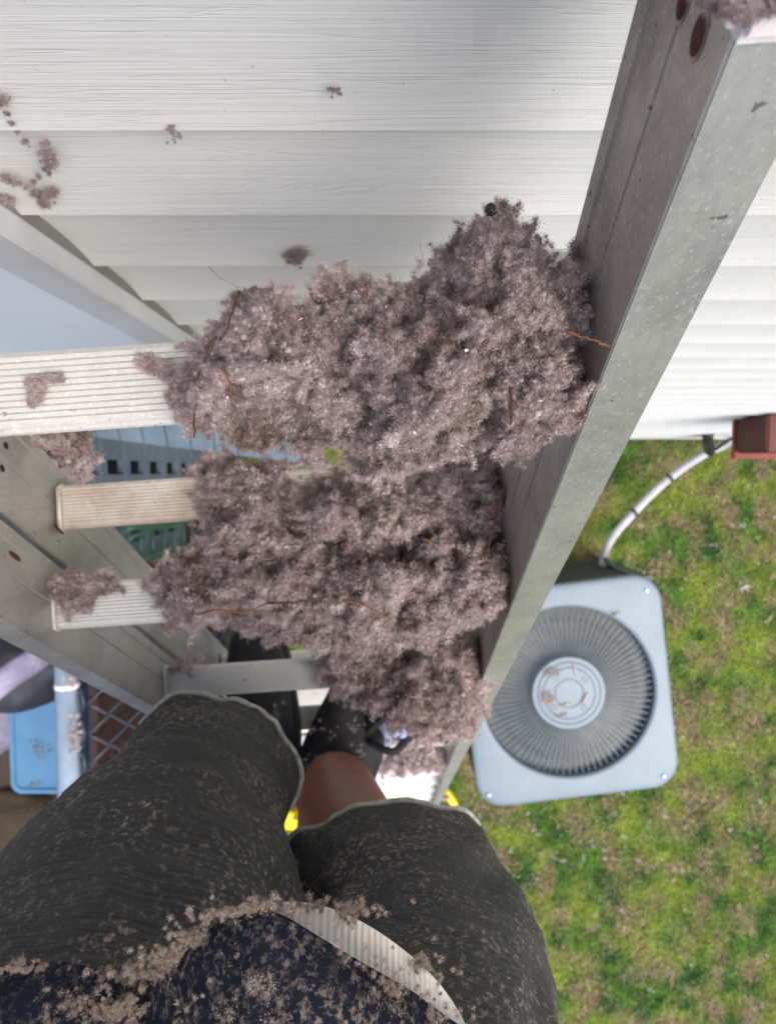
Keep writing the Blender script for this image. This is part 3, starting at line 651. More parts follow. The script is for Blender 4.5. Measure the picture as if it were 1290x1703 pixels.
MB().box((1.176, -.135, 1.575), (1.63, -.0015, 1.598)).build('lip', M['brownred'], bx, bevel=.004)
MB().box((1.23, -.10, 1.8005), (1.58, -.02, 1.806)).build('lid', M['brown'], bx, bevel=.002)

# ================================================================== left side: fence, screen, tote, cloth
FX, FZ = -.857, H-1.9
fn = empty('chain_link_fence', (FX, -1.5, 0), label='chain-link fence with pale top rail running out from the house on the left', cat='fence')
MB().tube([(FX, -.62, FZ), (FX, -1.6, FZ), (FX, -3.4, FZ)], .030, 20).build('top_rail', M['galv'], fn)
for y in (-.62, -2.6):
    MB().tube([(FX-.0, y, 0), (FX, y, FZ-.03)], .028, 14).build('post', M['galv'], fn)
s = MB(); PD = .085; off = .042; wr = .0055
def slope(z): return off+.85*min(.30, max(0, FZ-z))
nrow = 44; HP = PD/2
for j in range(78):                         # each picket zigzags downwards and hooks its neighbours
    y0 = -.70-j*HP; pts = []
    for i in range(nrow):
        z = FZ-.01-i*HP; sg_ = 1 if (i+j) % 2 else -1; xo = slope(z)+.003*sg_
        pts.append((FX+xo, y0+sg_*HP*.5, z-.004)); pts.append((FX+xo, y0+sg_*HP*.5, z+.004)) if False else None
    s.tube(pts, wr*.8, 6)
    if j % 2: continue
    # knuckle loop at the top edge
    a = (FX+off-.004, y0-PD*.42, FZ-.004); b = (FX+off-.006, y0+PD*.30, FZ+.004)
    s.tube(spline([a, (FX+off+.006, y0-PD*.1, FZ+.012), b, (FX+off-.012, y0, FZ+.004), a], 4), wr*.85, 6)
s.build('mesh', M['wire'], fn)
s = MB(); yb = -(1150-786)/1200*1.87-DW
s.tube([(FX, yb+.006, FZ), (FX, yb-.006, FZ)], .0315, 20); s.build('tape_band', M['white'], fn)
s = MB()
for i in range(24): s.box((-.96, -.78-(i+1)*.12, 0.0), (-.935+.004*(i % 2), -.78-i*.12-.006, 1.78))
s.box((-.985, -3.6, .4), (-.961, -.78, .48)); s.box((-.985, -3.6, 1.5), (-.961, -.78, 1.58))
s.build('board_fence', M['board'], label='dark brown board fence standing behind the chain-link mesh', cat='fence')
for px, py, n_, sy, lb in ((110, 1226, 60, .028, 'thick pink tuft of fluff on the fence rail beside the blue lid'), (103, 1128, 22, .016, 'small tuft of fluff on the fence rail just below the ladder'), (108, 1358, 30, .022, 'tuft of fluff on the fence rail beside the knee')):
    c = at(px+7, py, 1.875); C = c+np.stack([rng.normal(size=n_)*.009+.010, rng.normal(size=n_)*sy, rng.normal(size=n_)*.004-.002], 1)
    scatter('insulation_tuft', C, lb, (.004, .009), 40, .0005, L=(.003, .006))
# lattice screen near the wall
scr = MB(); XS = -1.03
for i in range(8):
    z = .06+i*.235; scr.box((XS-.015, -.50, z-.028), (XS+.015, .0-.02, z+.028))
for j in range(4): scr.box((XS-.011, -.54+j*.135, .04), (XS+.011, -.46+j*.135, 1.74))
scr.build('lattice_screen', M['lattice'], label='blue-grey lattice screen standing by the wall behind the weathered rung', cat='screen')
s = MB(); s.box((XS-.09, -.55, 0), (XS-.06, -.02, 1.7)); s.build('backing_board', M['black'], label='dark board standing behind the blue-grey lattice', cat='board')
grn = MB()
for yp in (877, 925):
    a = at(212, yp+10, 2.6); b = at(345, yp-22, 3.7)
    for q in (-.02, .02):
        grn.tube(spline([a+np.array([0, q, 0]), a*.5+b*.5+np.array([0, -q*.6, .02]), b+np.array([0, q, 0])], 6), .012, 8)
for t in np.linspace(0, 1, 9):
    a = at(212, 887, 2.6)*(1-t)+at(345, 855, 3.7)*t; b = at(212, 935, 2.6)*(1-t)+at(345, 903, 3.7)*t
    grn.tube([a, b], .007, 6)
grn.build('garden_rack', M['green'], label='green coated wire rack low behind the ladder on the left', cat='rack')
for i_, (x_, y_, sx_, sy_, rot_) in enumerate(((262, 905, .22, .13, .1),)):
    c = at(x_, y_, 3.5); MB().box((c[0]-.4, c[1]-.16, .0), (c[0]+.25, c[1]+.12, .5)).build('wooden_crate', M['board'], bevel=.01, label='dark brown box on the ground behind the green rack', cat='box')
# grey canopy on the wall low down
cn = MB(); 
for i in range(12):
    t0, t1 = i/12, (i+1)/12; xa, xb = -1.25+t0*.98, -1.25+t1*.98; d0, d1 = .03+.125*t0, .03+.125*t1; zc = 1.55
    cn.add([(xa, -.001, zc+.05), (xb-.004, -.001, zc+.05), (xb-.004, -d1, zc), (xa, -d0, zc), (xa, -.001, zc-.02), (xb-.004, -.001, zc-.02), (xb-.004, -d1, zc-.03), (xa, -d0, zc-.03)],
           [(0, 1, 2, 3), (7, 6, 5, 4), (3, 2, 6, 7), (0, 3, 7, 4), (1, 5, 6, 2)])
cn.build('canopy', M['canopy'], label='grey-blue sloping canopy on the wall behind the top rung', cat='canopy')
# blue tote
tt = empty('storage_tote', tuple(at_z(60, 1231, 0)), label='pale blue plastic storage tote with lid on the ground left of the fence', cat='tote')
tz = .40; tc = at_z(70, 1231, tz)
def rring(cx, cy, hx, hy, rc, z, n=8):
    o = []
    for sx, sy, a0 in ((1, 1, 0), (-1, 1, 90), (-1, -1, 180), (1, -1, 270)):
        for k in range(n): a = R_(a0+90*k/(n-1)); o.append((cx+sx*(hx-rc)+rc*math.cos(a), cy+sy*(hy-rc)+rc*math.sin(a), z))
    return o
def stack(rings, cap=True):
    n = len(rings[0]); v = [p for r in rings for p in r]
    f = [(j*n+i, j*n+(i+1) % n, (j+1)*n+(i+1) % n, (j+1)*n+i) for j in range(len(rings)-1) for i in range(n)]
    if cap: f += [tuple(range(n))[::-1], tuple(range((len(rings)-1)*n, len(rings)*n))]
    return v, f
hx, hy = .17, .285
v, f = stack([rring(tc[0], tc[1], hx-.03, hy-.03, .05, 0.004), rring(tc[0], tc[1], hx-.008, hy-.008, .05, tz-.03)]); MB().add(v, f).build('tub', M['blue'], tt)
v, f = stack([rring(tc[0], tc[1], hx, hy, .06, tz-.03), rring(tc[0], tc[1], hx, hy, .06, tz-.004), rring(tc[0], tc[1], hx-.006, hy-.006, .055, tz), rring(tc[0], tc[1], hx-.022, hy-.022, .045, tz), rring(tc[0], tc[1], hx-.03, hy-.03, .04, tz-.012), rring(tc[0], tc[1], hx-.05, hy-.05, .03, tz-.012), rring(tc[0], tc[1], hx-.056, hy-.056, .03, tz-.004)])
MB().add(v, f).build('lid', M['blue'], tt, bevel=0)
scatter('insulation_tuft', cluster(62, 1245, tz+.004, .03, .03, 30, .004), 'tan dirt patch on the blue tote lid', (.004, .012), 20, m=M['leaf'], cat='debris')
scatter('insulation_tuft', cluster(58, 1305, tz+.004, .02, .008, 14, .004), 'small crumbs at the lower end of the blue tote lid', (.004, .010), 20, m=M['leaf'], cat='debris')
def heap(name, c, rad, m, label, cat, seed=0, sq_=(1, 1, .6)):
    v, f = ICO3; v = v.copy(); P = v*2.2+seed
    v = v*(1+.7*(fbm(P, 4)-.5)[:, None])*rad*np.array(sq_)+c; v[:, 2] = np.maximum(v[:, 2], .003)
    o = link(name, npmesh(name, v, [f]), m, label=label, cat=cat); mod = o.modifiers.new('s', 'SUBSURF'); mod.levels = mod.render_levels = 2; return o
heap('cloth_bag', at_z(30, 1095, .5), .34, M['bag'], 'dark bundled bag on the ground above the blue tote', 'bag', 3, (1.2, .7, 1.3))
heap('cloth_bag', at_z(-30, 1180, .3), .22, M['lav'], 'pale lavender bundle left of the blue tote', 'bag', 9, (1, 1.3, 1))
s = MB(); s.tube(spline([at(-60, 1190, 2.95), at(10, 1130, 2.9), at(62, 1095, 2.92), at(90, 1070, 3.0)], 8), [.05]*4+[.055]*9+[.05]*11+[.04] if False else .05, 14); s.build('rolled_cloth', M['lav'], label='lavender rolled cloth lying over the dark bag', cat='cloth')
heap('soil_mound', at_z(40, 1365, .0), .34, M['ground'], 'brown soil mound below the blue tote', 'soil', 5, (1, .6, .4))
MB().tube(spline([at_z(-60, 1425, .05), at_z(0, 1412, .06), at_z(28, 1424, .06), at_z(48, 1450, .05), at_z(60, 1500, .04)], 8), .016, 10).build('garden_hose', M['hose'], label='beige hose curving over grass in the lower left', cat='hose')

# ================================================================== grass
def blades(n, region, hgt, wid, cfun, lean=.9):
    x = rng.uniform(region[0], region[1], n); y = rng.uniform(region[2], region[3], n)
    j = rng.normal(size=(n, 2))*.02; tx = np.round((x+j[:, 0])/.05)*.05; ty = np.round((y+j[:, 1])/.05)*.05
    k = rng.random(n) < .55; x = np.where(k, tx+rng.normal(size=n)*.014, x); y = np.where(k, ty+rng.normal(size=n)*.014, y)
    L = hgt*rng.uniform(.45, 1.25, n); a = rng.uniform(0, 2*math.pi, n); le = rng.uniform(.25, 1.25, n)*lean
    d = np.stack([np.cos(a)*np.sin(le), np.sin(a)*np.sin(le), np.cos(le)], 1)
    P = np.stack([x, y, np.full(n, -.002)], 1); side = np.stack([-np.sin(a), np.cos(a), np.zeros(n)], 1)*(wid*rng.uniform(.5, 1.3, n))[:, None]/2
    m = P+d*L[:, None]*.55; d2 = d*np.array([1.5, 1.5, .45]); d2 /= np.linalg.norm(d2, axis=1)[:, None]; t = m+d2*L[:, None]*.5
    V = np.stack([P-side, P+side, m+side*.85, m-side*.85, t], 1).reshape(-1, 3); b = np.arange(n)*5
    c = np.repeat(cfun(x, y, n), 5, 0); return V, np.stack([b, b+1, b+2, b+3], 1), np.stack([b+3, b+2, b+4], 1), c
def gcol(x, y, n):
    a = fbm(np.stack([x*8, y*8, np.full(n, 2.)], 1), 4); b = fbm(np.stack([x*19, y*19, np.full(n, 9.)], 1), 3); r = rng.random(n)
    g1 = np.array([.18, .31, .06]); g2 = np.array([.43, .48, .085]); g3 = np.array([.045, .13, .035]); dr = np.array([.44, .36, .22]); br = np.array([.26, .19, .12])
    t = np.clip((b-.35)/.3, 0, 1)[:, None]; c = g3*(1-t)+g1*t; t2 = np.clip((a-.42)/.22, 0, 1)[:, None]; c = c*(1-t2*.6)+g2*t2*.6
    dry = ((fbm(np.stack([x*11, y*11, np.full(n, 20.)], 1), 4)-.44)*3.0+.06 > r)[:, None]; c = np.where(dry, np.where(rng.random(n)[:, None] < .6, dr, br), c)
    c = c*(rng.uniform(.6, 1.3, n)*(.55+.9*fbm(np.stack([x*45, y*45, np.full(n, 3.)], 1), 2)))[:, None]; return np.concatenate([c, np.ones((n, 1))], 1)
V1 = blades(330000, (-.55, 2.5, -3.9, -.02), .050, .0052, gcol)
V2 = blades(9000, (-1.9, -.9, -3.4, -1.9), .045, .005, gcol)
V3 = blades(2600, (-.3, 2.4, -3.4, -.05), .03, .016, lambda x, y, n: np.concatenate([np.array([[.10, .25, .05]])*rng.uniform(.7, 1.6, (n, 1)), np.ones((n, 1))], 1))
VV = []; Q = []; T = []; Cc = []; o = 0
for v, q, t, c in (V1, V2, V3): VV.append(v); Q.append(q+o); T.append(t+o); Cc.append(c); o += len(v)
link('grass', npmesh('grass', np.concatenate(VV), [np.concatenate(Q), np.concatenate(T)], True, cols=np.concatenate(Cc)), M['grass'], kind='stuff', label='short green and straw-coloured lawn grass around the air conditioner', cat='grass')
# crumbs of insulation strewn over the lawn
n = 130; C = []
for i in range(n):
    px, py = (rng.uniform(760, 1290), rng.uniform(740, 1700)) if i % 3 else (rng.normal(900, 110), rng.normal(1400, 60))
    c = at_z(px, py, .035); k = rng.integers(1, 7); C.append(c+rng.normal(size=(k, 3))*np.array([.010, .008, .003]))
C = np.concatenate(C)
scatter('insulation_crumbs', C, 'scattered pale pink insulation crumbs on the lawn', (.003, .0105), 22, .0009, cat='crumbs', kind='stuff', m=M['pale'])
scatter('insulation_tuft', cluster(1236, 978, .045, .018, .014, 16), 'brightest white scrap on the lawn right of the air conditioner', (.006, .012), 24, m=M['white'], cat='scrap')

# ================================================================== person (seen from their own eye level, looking down)
per = None
SZ = float(lp(0, 0, .915)[2])+.002      # sole height
skin_pts = {
 'pelvis': (at(420, 1900, .40), .13),
 'rh': (at(660, 1830, .44), .085), 'rk': (at(700, 1560, .60), .062), 'rc': (at(600, 1440, .80), .066), 'rm': (at(570, 1365, .93), .066), 'ra': (at(558, 1300, 1.05), .054), 'rf': (at(560, 1290, 1.12), .04), 'rt': (at(600, 1160, 1.135), .03),
 'lh': (at(170, 1800, .42), .085), 'lk': (at(245, 1440, .60), .062), 'lc': (at(330, 1330, .80), .056), 'lm': (at(400, 1270, .95), .048), 'la': (at(430, 1235, 1.05), .042), 'lf': (at(432, 1230, 1.12), .038), 'lt': (at(420, 1090, 1.135), .03),
}
pc = skin_pts['pelvis'][0]
def V3_(a): return np.asarray(a, float)
skin_pts['belly'] = (pc+V3_((.0, -.10, .16)), .125); skin_pts['chest'] = (pc+V3_((.0, -.20, .36)), .14)
skin_pts['neck'] = (pc+V3_((.0, -.20, .56)), .06); skin_pts['head0'] = (pc+V3_((.01, -.15, .66)), .075); skin_pts['head1'] = (pc+V3_((.01, -.14, .76)), .08)
skin_pts['rs'] = (pc+V3_((.17, -.20, .47)), .06); skin_pts['re'] = (pc+V3_((.30, -.18, .22)), .045); skin_pts['rw'] = (pc+V3_((.28, .04, .34)), .03)
skin_pts['ls'] = (pc+V3_((-.17, -.20, .47)), .06); skin_pts['le'] = (pc+V3_((-.30, -.18, .22)), .045); skin_pts['lw'] = (pc+V3_((-.26, .04, .34)), .03)
edges = [('pelvis', 'rh'), ('rh', 'rk'), ('rk', 'rc'), ('rc', 'rm'), ('rm', 'ra'), ('ra', 'rf'), ('rf', 'rt'), ('pelvis', 'lh'), ('lh', 'lk'), ('lk', 'lc'), ('lc', 'lm'), ('lm', 'la'), ('la', 'lf'), ('lf', 'lt'),
         ('pelvis', 'belly'), ('belly', 'chest'), ('chest', 'neck'), ('neck', 'head0'), ('head0', 'head1'), ('chest', 'rs'), ('rs', 're'), ('re', 'rw'), ('chest', 'ls'), ('ls', 'le'), ('le', 'lw')]
# hands: palm and five curled fingers each
for sgn, w0, e0 in ((1, 'rw', 're'), (-1, 'lw', 'le')):
    W0 = skin_pts[w0][0]; dirn = W0-skin_pts[e0][0]; dirn /= np.linalg.norm(dirn); sd_ = np.cross(dirn, (0, 0, 1.)); sd_ /= np.linalg.norm(sd_); upv = np.cross(sd_, dirn)
    pm = w0+'p'; skin_pts[pm] = (W0+dirn*.055, .022); edges.append((w0, pm))
    for i, (sp, ln_) in enumerate(((-.032, .05), (-.011, .062), (.011, .066), (.032, .058))):
        b0 = W0+dirn*.085+sd_*sp; k0 = f'{w0}f{i}'
        skin_pts[k0+'a'] = (b0, .0095); skin_pts[k0+'b'] = (b0+dirn*ln_*.5-upv*.012, .0085); skin_pts[k0+'c'] = (b0+dirn*ln_*.7-upv*.038, .007)
        edges += [(pm, k0+'a'), (k0+'a', k0+'b'), (k0+'b', k0+'c')]
    k0 = w0+'th'; skin_pts[k0+'a'] = (W0+dirn*.05-sd_*sgn*.035, .011); skin_pts[k0+'b'] = (W0+dirn*.08-sd_*sgn*.05-upv*.02, .009)
    edges += [(pm, k0+'a'), (k0+'a', k0+'b')]
names = list(skin_pts); me = bpy.data.meshes.new('person')
me.from_pydata([tuple(skin_pts[k][0]) for k in names], [(names.index(a), names.index(b)) for a, b in edges], []); me.update()
per = link('person', me, M['skin'], label='person on the ladder in charcoal trousers, navy shirt and black shoes seen from above', cat='person')
md = per.modifiers.new('skin', 'SKIN'); md.use_smooth_shade = True
for i, k in enumerate(names):
    sv = me.skin_vertices[0].data[i]; r_ = skin_pts[k][1]; sv.radius = (r_, r_); sv.use_root = (k == 'pelvis')
sb = per.modifiers.new('sub', 'SUBSURF'); sb.levels = sb.render_levels = 2
# hair and face pieces
hc = skin_pts['head1'][0]; v, f = ICO3; v2 = v*np.array([.088, .1, .1])*(1+.12*(fbm(v*6, 3)-.5))[:, None]+hc+np.array([0, -.018, .028])
link('hair', npmesh('hair', v2, [f]), M['hair'], per)

def loft(name, path, mt, nseg=72, nring=70, wr=.004, seed=0, parent=per, hem=0, stretch=(1, 1), cap=False, st0=None):
    """cloth tube round a limb: path = [(point, radius)...] from hem upwards, with folds; returns object and ring points"""
    P = np.array([p for p, r in path]); Rr = np.array([r for p, r in path])
    pp = np.array(spline(P, 14)); rr_ = np.array(spline([np.array([r, 0, 0]) for r in Rr], 14))[:, 0]
    n = len(pp); T_ = np.gradient(pp, axis=0); T_ /= np.linalg.norm(T_, axis=1)[:, None]
    a = np.array([1., 0, 0]); V = []; UV = []; Ln = np.concatenate([[0], np.cumsum(np.linalg.norm(np.diff(pp, axis=0), axis=1))])
    for i in range(n):
        a = a-T_[i]*np.dot(a, T_[i]); a /= np.linalg.norm(a); b = np.cross(T_[i], a)
        th = np.linspace(0, 2*math.pi, nseg, endpoint=False); q_ = math.exp(-(Ln[i]/.10)**2) if st0 else 0; stx = (stretch[0]*(1-q_)+(st0 or stretch)[0]*q_, stretch[1]*(1-q_)+(st0 or stretch)[1]*q_); u = a[None]*(np.sign(np.cos(th))*np.abs(np.cos(th))**(1-.25*q_))[:, None]*stx[0]+b[None]*(np.sign(np.sin(th))*np.abs(np.sin(th))**(1-.25*q_))[:, None]*stx[1]
        q = np.stack([np.cos(th)*1.6, np.sin(th)*1.6, np.full(nseg, Ln[i]*14)+seed], 1); fo = (fbm(q, 3)-.5)*2
        q2 = np.stack([np.cos(th)*.7, np.sin(th)*.7, np.full(nseg, Ln[i]*46)+seed+.8*np.cos(th)], 1); fo2 = (fbm(q2, 2)-.5)*2; q3 = np.stack([np.cos(th)*2.6+Ln[i]*9, np.sin(th)*2.6-Ln[i]*7, np.full(nseg, Ln[i]*6)+seed*3], 1); fo2 = fo2+2.2*(.5-np.abs(fbm(q3, 2)-.5)*3.)
        hw = hem*math.exp(-Ln[i]/.03)*(np.sin(th*3+seed)*.6+np.sin(th*5+seed*2)*.4)
        rad = rr_[i]+wr*fo+wr*.55*fo2+hw*.6
        V.append(pp[i]+u*rad[:, None]-T_[i]*(hw*1.0)[:, None]*(1 if i == 0 else math.exp(-Ln[i]/.02)))
        UV.append(np.stack([th/(2*math.pi), np.full(nseg, Ln[i])], 1))
    V = np.concatenate(V); UV = np.concatenate(UV)
    i, j = np.meshgrid(np.arange(n-1), np.arange(nseg), indexing='ij'); j2 = (j+1) % nseg
    Fq = np.stack([i*nseg+j, i*nseg+j2, (i+1)*nseg+j2, (i+1)*nseg+j], -1).reshape(-1, 4)
    return V, Fq, UV, nseg
def cloth(name, parts, mt, thick=.002, **k):
    VV, FF, UU = [], [], []; o = 0
    for V, Fq, UV, ns in parts: VV.append(V); FF.append(Fq+o); UU.append(UV); o += len(V)
    V = np.concatenate(VV); Fq = np.concatenate(FF); UV = np.concatenate(UU); me = npmesh(name, V, [Fq])
    uvl = me.uv_layers.new(name='UVMap'); li = np.empty(len(me.loops), np.int32); me.loops.foreach_get('vertex_index', li)
    uvl.data.foreach_set('uv', UV[li].astype(np.float32).ravel()); ob = link(name, me, mt, per, **k)
    sm = ob.modifiers.new('solid', 'SOLIDIFY'); sm.thickness = thick; sm.offset = -1; return ob, V, Fq
LT = loft('l', [(at(350, 1288, .80), .090), (at(325, 1325, .74), .090), (at(305, 1385, .65), .091), (at(265, 1455, .57), .099), (at(232, 1560, .50), .114), (at(190, 1700, .44), .115), (at(150, 1900, .39), .115), (at(200, 2100, .36), .12)], None, wr=.0065, seed=1.3, hem=.010)
RT = loft('r', [(at(650, 1455, .70), .094), (at(668, 1495, .65), .094), (at(690, 1550, .60), .095), (at(702, 1620, .54), .090), (at(695, 1710, .48), .092), (at(670, 1880, .42), .105), (at(640, 2100, .37), .12)], None, wr=.0065, seed=6.1, hem=.013, st0=(.98, .72))
tro, TV, TF_ = cloth('trousers', [LT, RT], M['trouser'], .0025, label='charcoal cropped trousers dusted with fluff')
for V, Fq, UV, ns in (LT, RT):
    ring = [V[i] for i in range(ns)]; MB().tube(ring, [.0026+.0016*random.random() for _ in ring], 8, closed=True).build('hem_piping', M['pip'], tro)

# navy shirt: hem seen from above, body rising away from the camera
hemx = [(-420, 1800, .42), (-200, 1660, .40), (-60, 1618, .385), (30, 1606, .375), (110, 1602, .37), (180, 1618, .37), (225, 1632, .37), (265, 1606, .36), (300, 1580, .35), (345, 1550, .34), (390, 1524, .335), (430, 1513, .33), (475, 1526, .33), (530, 1560, .33), (600, 1602, .335), (680, 1648, .34), (750, 1698, .35), (900, 1800, .38), (1000, 1960, .42)]
def sheet(hems, ups, m, name, seed=0, wr=.004, nu=160, label=None, th=.002, uscale=1):
    """cloth hanging from the body: hem curve, then rows carried up and back by ups = [(dy, dz)...]"""
    Hc = np.array(spline([at(h[0], h[1], h[2]*.86) for h in hems], 12)); nn = len(Hc); rows = [Hc]
    Ln = np.concatenate([[0], np.cumsum(np.linalg.norm(np.diff(Hc, axis=0), axis=1))]); cx = Hc[:, 0].mean()
    U = np.array(spline([(0, 0, 0)]+[(0, a, b) for a, b in ups], 10))
    V = []; UV = []
    for k, u in enumerate(U):
        t = k/(len(U)-1); H2 = Hc+u; sm = H2.copy(); H2[:, 1] += (sm[:, 1].mean()-H2[:, 1])*0*t
        f_ = (fbm(np.stack([Ln*16, np.full(nn, t*2.+seed), np.full(nn, seed)], 1), 3)-.5)*2*wr
        H2 = H2+np.array([0, .5, .6])*f_[:, None]*min(1, t*6)
        V.append(H2); UV.append(np.stack([Ln*uscale, np.full(nn, np.linalg.norm(u))], 1))
    n2 = len(U); V = np.concatenate(V); UV = np.concatenate(UV)
    i, j = np.meshgrid(np.arange(n2-1), np.arange(nn-1), indexing='ij'); Fq = np.stack([i*nn+j, i*nn+j+1, (i+1)*nn+j+1, (i+1)*nn+j], -1).reshape(-1, 4)
    me = npmesh(name, V, [Fq]); ob = link(name, me, m, per, label=label)
    uvl = me.uv_layers.new(name='UVMap'); li = np.empty(len(me.loops), np.int32); me.loops.foreach_get('vertex_index', li); uvl.data.foreach_set('uv', UV[li].astype(np.float32).ravel())
    sm = ob.modifiers.new('solid', 'SOLIDIFY'); sm.thickness = th; sm.offset = 0; return ob, V, Fq
sh, SV, SF = sheet(hemx, [(-.012, .012), (-.05, .035), (-.10, .08), (-.13, .18), (-.15, .30), (-.20, .42)], M['shirt'], 'shirt', 2., .011, label='navy shirt hem heavily covered in tan fluff')
# closed upper body of the shirt behind the visible hem
up = [(pc+V3_((0, -.10, .02)), .165), (pc+V3_((0, -.13, .16)), .16), (pc+V3_((0, -.20, .32)), .165), (pc+V3_((0, -.21, .44)), .14), (pc+V3_((0, -.20, .53)), .07)]
a_ = loft('b', up, None, wr=.005, seed=3, stretch=(1.15, .8)); arms = []
for s1, e1, w1 in (('rs', 're', 'rw'), ('ls', 'le', 'lw')):
    S1, E1, W1 = (skin_pts[k][0] for k in (s1, e1, w1)); arms.append(loft('a', [(E1*.75+S1*.25, .062), (E1*.4+S1*.6, .068), (S1, .075), (S1*.6+skin_pts['chest'][0]*.4, .09)], None, wr=.004, seed=8, hem=.003))
cloth('shirt_body', [a_]+arms, M['shirt'], .002)
# ribbed undershirt crescent
ush, UVv, UF = sheet([(360, 1560, .372), (400, 1520, .370), (440, 1504, .368), (500, 1500, .366), (560, 1514, .364), (620, 1544, .364), (680, 1588, .366), (730, 1638, .370), (772, 1706, .378), (800, 1780, .39)],
      [(-.01, .006), (-.035, .02), (-.07, .035)], M['rib'], 'undershirt', 7., .001, label='white ribbed undershirt hem', uscale=1)
n_ = N(M['rib']); wv = n_.node('ShaderNodeTexWave', wave_type='BANDS', bands_direction='X'); wv.inputs['Scale'].default_value = 100; wv.inputs['Distortion'].default_value = .6
n_.ln(n_.c.outputs['UV'], wv.inputs[0]); n_.bump(wv.outputs[1], .55, .001)

# shoes
def shoe(heel, toe, label, wid=.048):
    h = np.array([*heel[:2], SZ]); t = np.array([*toe[:2], SZ]); d = t-h; Ls = np.linalg.norm(d); d /= Ls; e = np.cross((0, 0, 1.), d)
    secs = [(0, .55, .052), (.04, .84, .062), (.12, 1.0, .075), (.22, 1.06, .090), (.34, 1.08, .094), (.46, 1.06, .082), (.6, 1.02, .068), (.74, .96, .056), (.86, .82, .050), (.95, .58, .042), (1.0, .26, .028)]
    rings = []
    for tt_, w_, hh in secs:
        c = h+d*Ls*tt_; r = []
        for k in range(28):
            a = 2*math.pi*k/28; ca, sa = math.cos(a), math.sin(a)
            x_ = wid*w_*np.sign(ca)*abs(ca)**.75; z_ = hh*(.5+.5*np.sign(sa)*abs(sa)**.8); z_ = max(z_, 0); x_ *= 1-.25*max(0, z_/hh-.5)
            r.append(c+e*x_+np.array([0, 0, z_+.016]))
        rings.append(r)
    v, f = stack(rings); o = MB().add(v, f, True).build('shoe', M['shoe'], per, label=label); o.modifiers.new('s', 'SUBSURF').render_levels = 2
    rings = [[h+d*Ls*tt_*1.01-d*.002+e*(wid*w_*1.05*s_)+np.array([0, 0, zz_]) for s_, zz_ in ((-1, 0.001), (1, .001), (1, .02), (-1, .02))] for tt_, w_, hh in secs]
    v, f = stack(rings); MB().add(v, f).build('sole', M['black'], o, bevel=.003)
    # collar
    c = h+d*Ls*.24; MB().tube([c+e*(.044*math.cos(a))+d*(.052*math.sin(a))+np.array([0, 0, .098+.008*math.sin(a)]) for a in np.linspace(0, 2*math.pi, 25)[:-1]], .009, 8, closed=True).build('collar', M['shoe'], o)
    s = MB()
    for q in (.46, .53, .6):
        c = h+d*Ls*q; s.tube([c+e*.022+np.array([0, 0, .086-.06*(q-.4)]), c+np.array([0, 0, .094-.07*(q-.4)]), c-e*.022+np.array([0, 0, .086-.06*(q-.4)])], .0028, 6)
    s.build('lace', M['lace'], o); return o
A1 = skin_pts['rf'][0]; A2 = skin_pts['lf'][0]
rs_ = shoe(A1+np.array([-.028, -.06, 0]), A1+np.array([.062, .16, 0]), 'black shoe pointing up right', .056)
for a, b, c, m_ in (((612, 1215), (650, 1190), (690, 1200), 'shoe'), ((615, 1235), (655, 1250), (680, 1222), 'shoe'), ((630, 1200), (645, 1225), (640, 1245), 'lace'), ((655, 1222), (672, 1208), (668, 1228), 'lace')):
    MB().tube(spline([at(*a, 1.08), at(*b, 1.06), at(*c, 1.08)], 6), .006, 8).build('lace', M[m_], rs_)
shoe(A2+np.array([.012, -.07, 0]), A2+np.array([-.012, .19, 0]), 'black shoe under the third front rung')

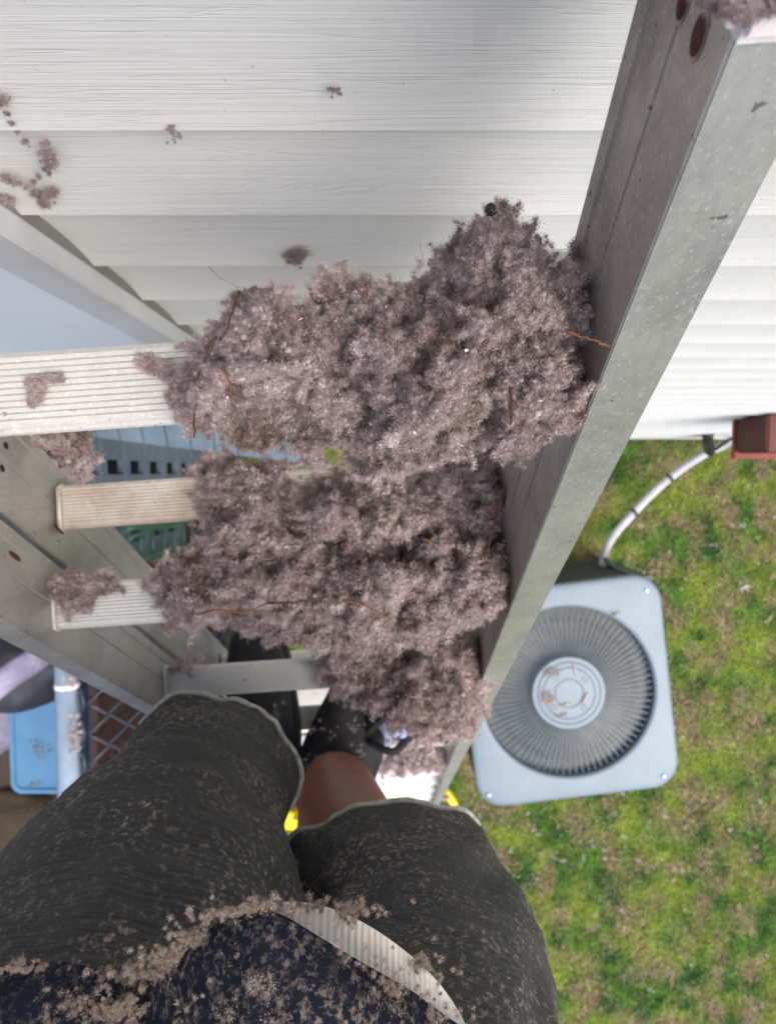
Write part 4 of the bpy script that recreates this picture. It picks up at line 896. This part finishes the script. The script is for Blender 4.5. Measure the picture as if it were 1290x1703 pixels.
# tufts of fluff lying on the clothes
def on_surface(V, Fq, n, mask=None, up=.0):
    a, b, c = V[Fq[:, 0]], V[Fq[:, 1]], V[Fq[:, 2]]; ar = np.linalg.norm(np.cross(b-a, c-a), axis=1); nr = np.cross(b-a, c-a)/(ar[:, None]+1e-12)
    k = rng.choice(len(Fq), n, p=ar/ar.sum()); u = rng.random((n, 2)); P = V[Fq[k, 0]]+(V[Fq[k, 1]]-V[Fq[k, 0]])*u[:, :1]+(V[Fq[k, 3]]-V[Fq[k, 0]])*u[:, 1:]
    return P, nr[k]
def dust(V, Fq, n, big, name, label, r=(.0002, .0009), zmin=-.2, mat_=None, off=.0005, pow_=.5, sgn=1):
    P, nr = on_surface(V, Fq, 3000); sgn = 1 if (((CAM-P)*nr).sum(1) > 0).mean() > .5 or sgn == 0 else -1
    print('DUST', name, (((CAM-P)*nr).sum(1) > 0).mean())
    P, nr = on_surface(V, Fq, n*4); nr = nr*sgn; vis = ((CAM-P)*nr).sum(1) > 0
    nz = fbm(P*42, 3); P, nr, nz = P[vis], nr[vis], nz[vis]; keep = rng.random(len(P)) < np.clip((nz-pow_)*5+.18, .03, 1); P, nr = P[keep][:n], nr[keep][:n]
    C = [P+nr*off]; Rr = [rng.uniform(*r, len(P))**1.0]
    Pb, nb = on_surface(V, Fq, big*4); nb = nb*sgn; vis = ((CAM-Pb)*nb).sum(1) > 0; Pb, nb = Pb[vis][:big], nb[vis][:big]
    for p, q in zip(Pb, nb):
        k = rng.integers(6, 60); st = unit(1)[0]*.006; C.append(p+q*.001+rng.normal(size=(k, 3))*.0018+np.outer(rng.normal(size=k), st)*.6); Rr.append(rng.uniform(.0006, .0019, k))
    me = fluff_mesh(name, np.concatenate(C), np.concatenate(Rr), 34, (.0004, .0014), .00008, core=.22)
    return link(name, me, [mat_ or M['tan']], kind='stuff', label=label, cat='fluff')
dust(TV, TF_, 17000, 420, 'trouser_fluff', 'tan insulation fluff dusted over the trousers', sgn=-1)
dust(SV, SF, 10000, 500, 'shirt_fluff', 'thick tan insulation fluff on the navy shirt', (.0004, .0016), sgn=1)
C = []
for px, py, sx, sy, n, d in ((420, 1515, 26, 8, 60, .333), (300, 1590, 16, 16, 90, .347), (275, 1620, 14, 12, 70, .352), (340, 1560, 14, 10, 40, .34), (215, 1625, 12, 6, 30, .365), (60, 1612, 30, 5, 40, .372), (575, 1515, 16, 6, 22, .362), (500, 1505, 50, 5, 30, .365), (700, 1605, 20, 14, 22, .366),
                       (620, 1650, 30, 22, 60, .335), (540, 1620, 20, 26, 60, .33), (500, 1680, 40, 20, 90, .33), (400, 1670, 26, 24, 60, .325), (60, 1670, 24, 18, 60, .37), (200, 1680, 30, 18, 80, .35), (690, 1690, 24, 10, 40, .34)):
    q = rng.normal(size=(n, 2)); n *= 2; q = rng.standard_t(2.2, size=(n, 2)).clip(-4.5, 4.5)*np.array([.9, .75]); C.append(at_n(px+q[:, 0]*sx, py+q[:, 1]*sy, np.full(n, d*.86)-rng.random(n)*.004))
C = np.concatenate(C)
link('shirt_clumps', fluff_mesh('shirt_clumps', C, rng.uniform(.0005, .0015, len(C)), 110, (.0005, .0018), .00008, core=.35), [M['tan']], kind='stuff', label='tan tufts of fluff along the shirt hem', cat='fluff')
# flecks on the right shoe
C = []
for px, py, n in ((590, 1208, 12), (520, 1215, 10), (600, 1250, 12), (575, 1262, 10), (508, 1268, 10), (555, 1215, 6), (450, 1205, 10), (460, 1180, 6)):
    q = rng.normal(size=(n, 2))*7; C.append(at_n(px+q[:, 0], py+q[:, 1], np.full(n, 1.035)))
C = np.concatenate(C); link('shoe_fluff', fluff_mesh('shoe_fluff', C, rng.uniform(.0012, .0035, len(C)), 40, (.001, .004), .0002, core=.3), [M['dust']], kind='stuff', label='flecks of fluff stuck on the black shoes', cat='fluff')
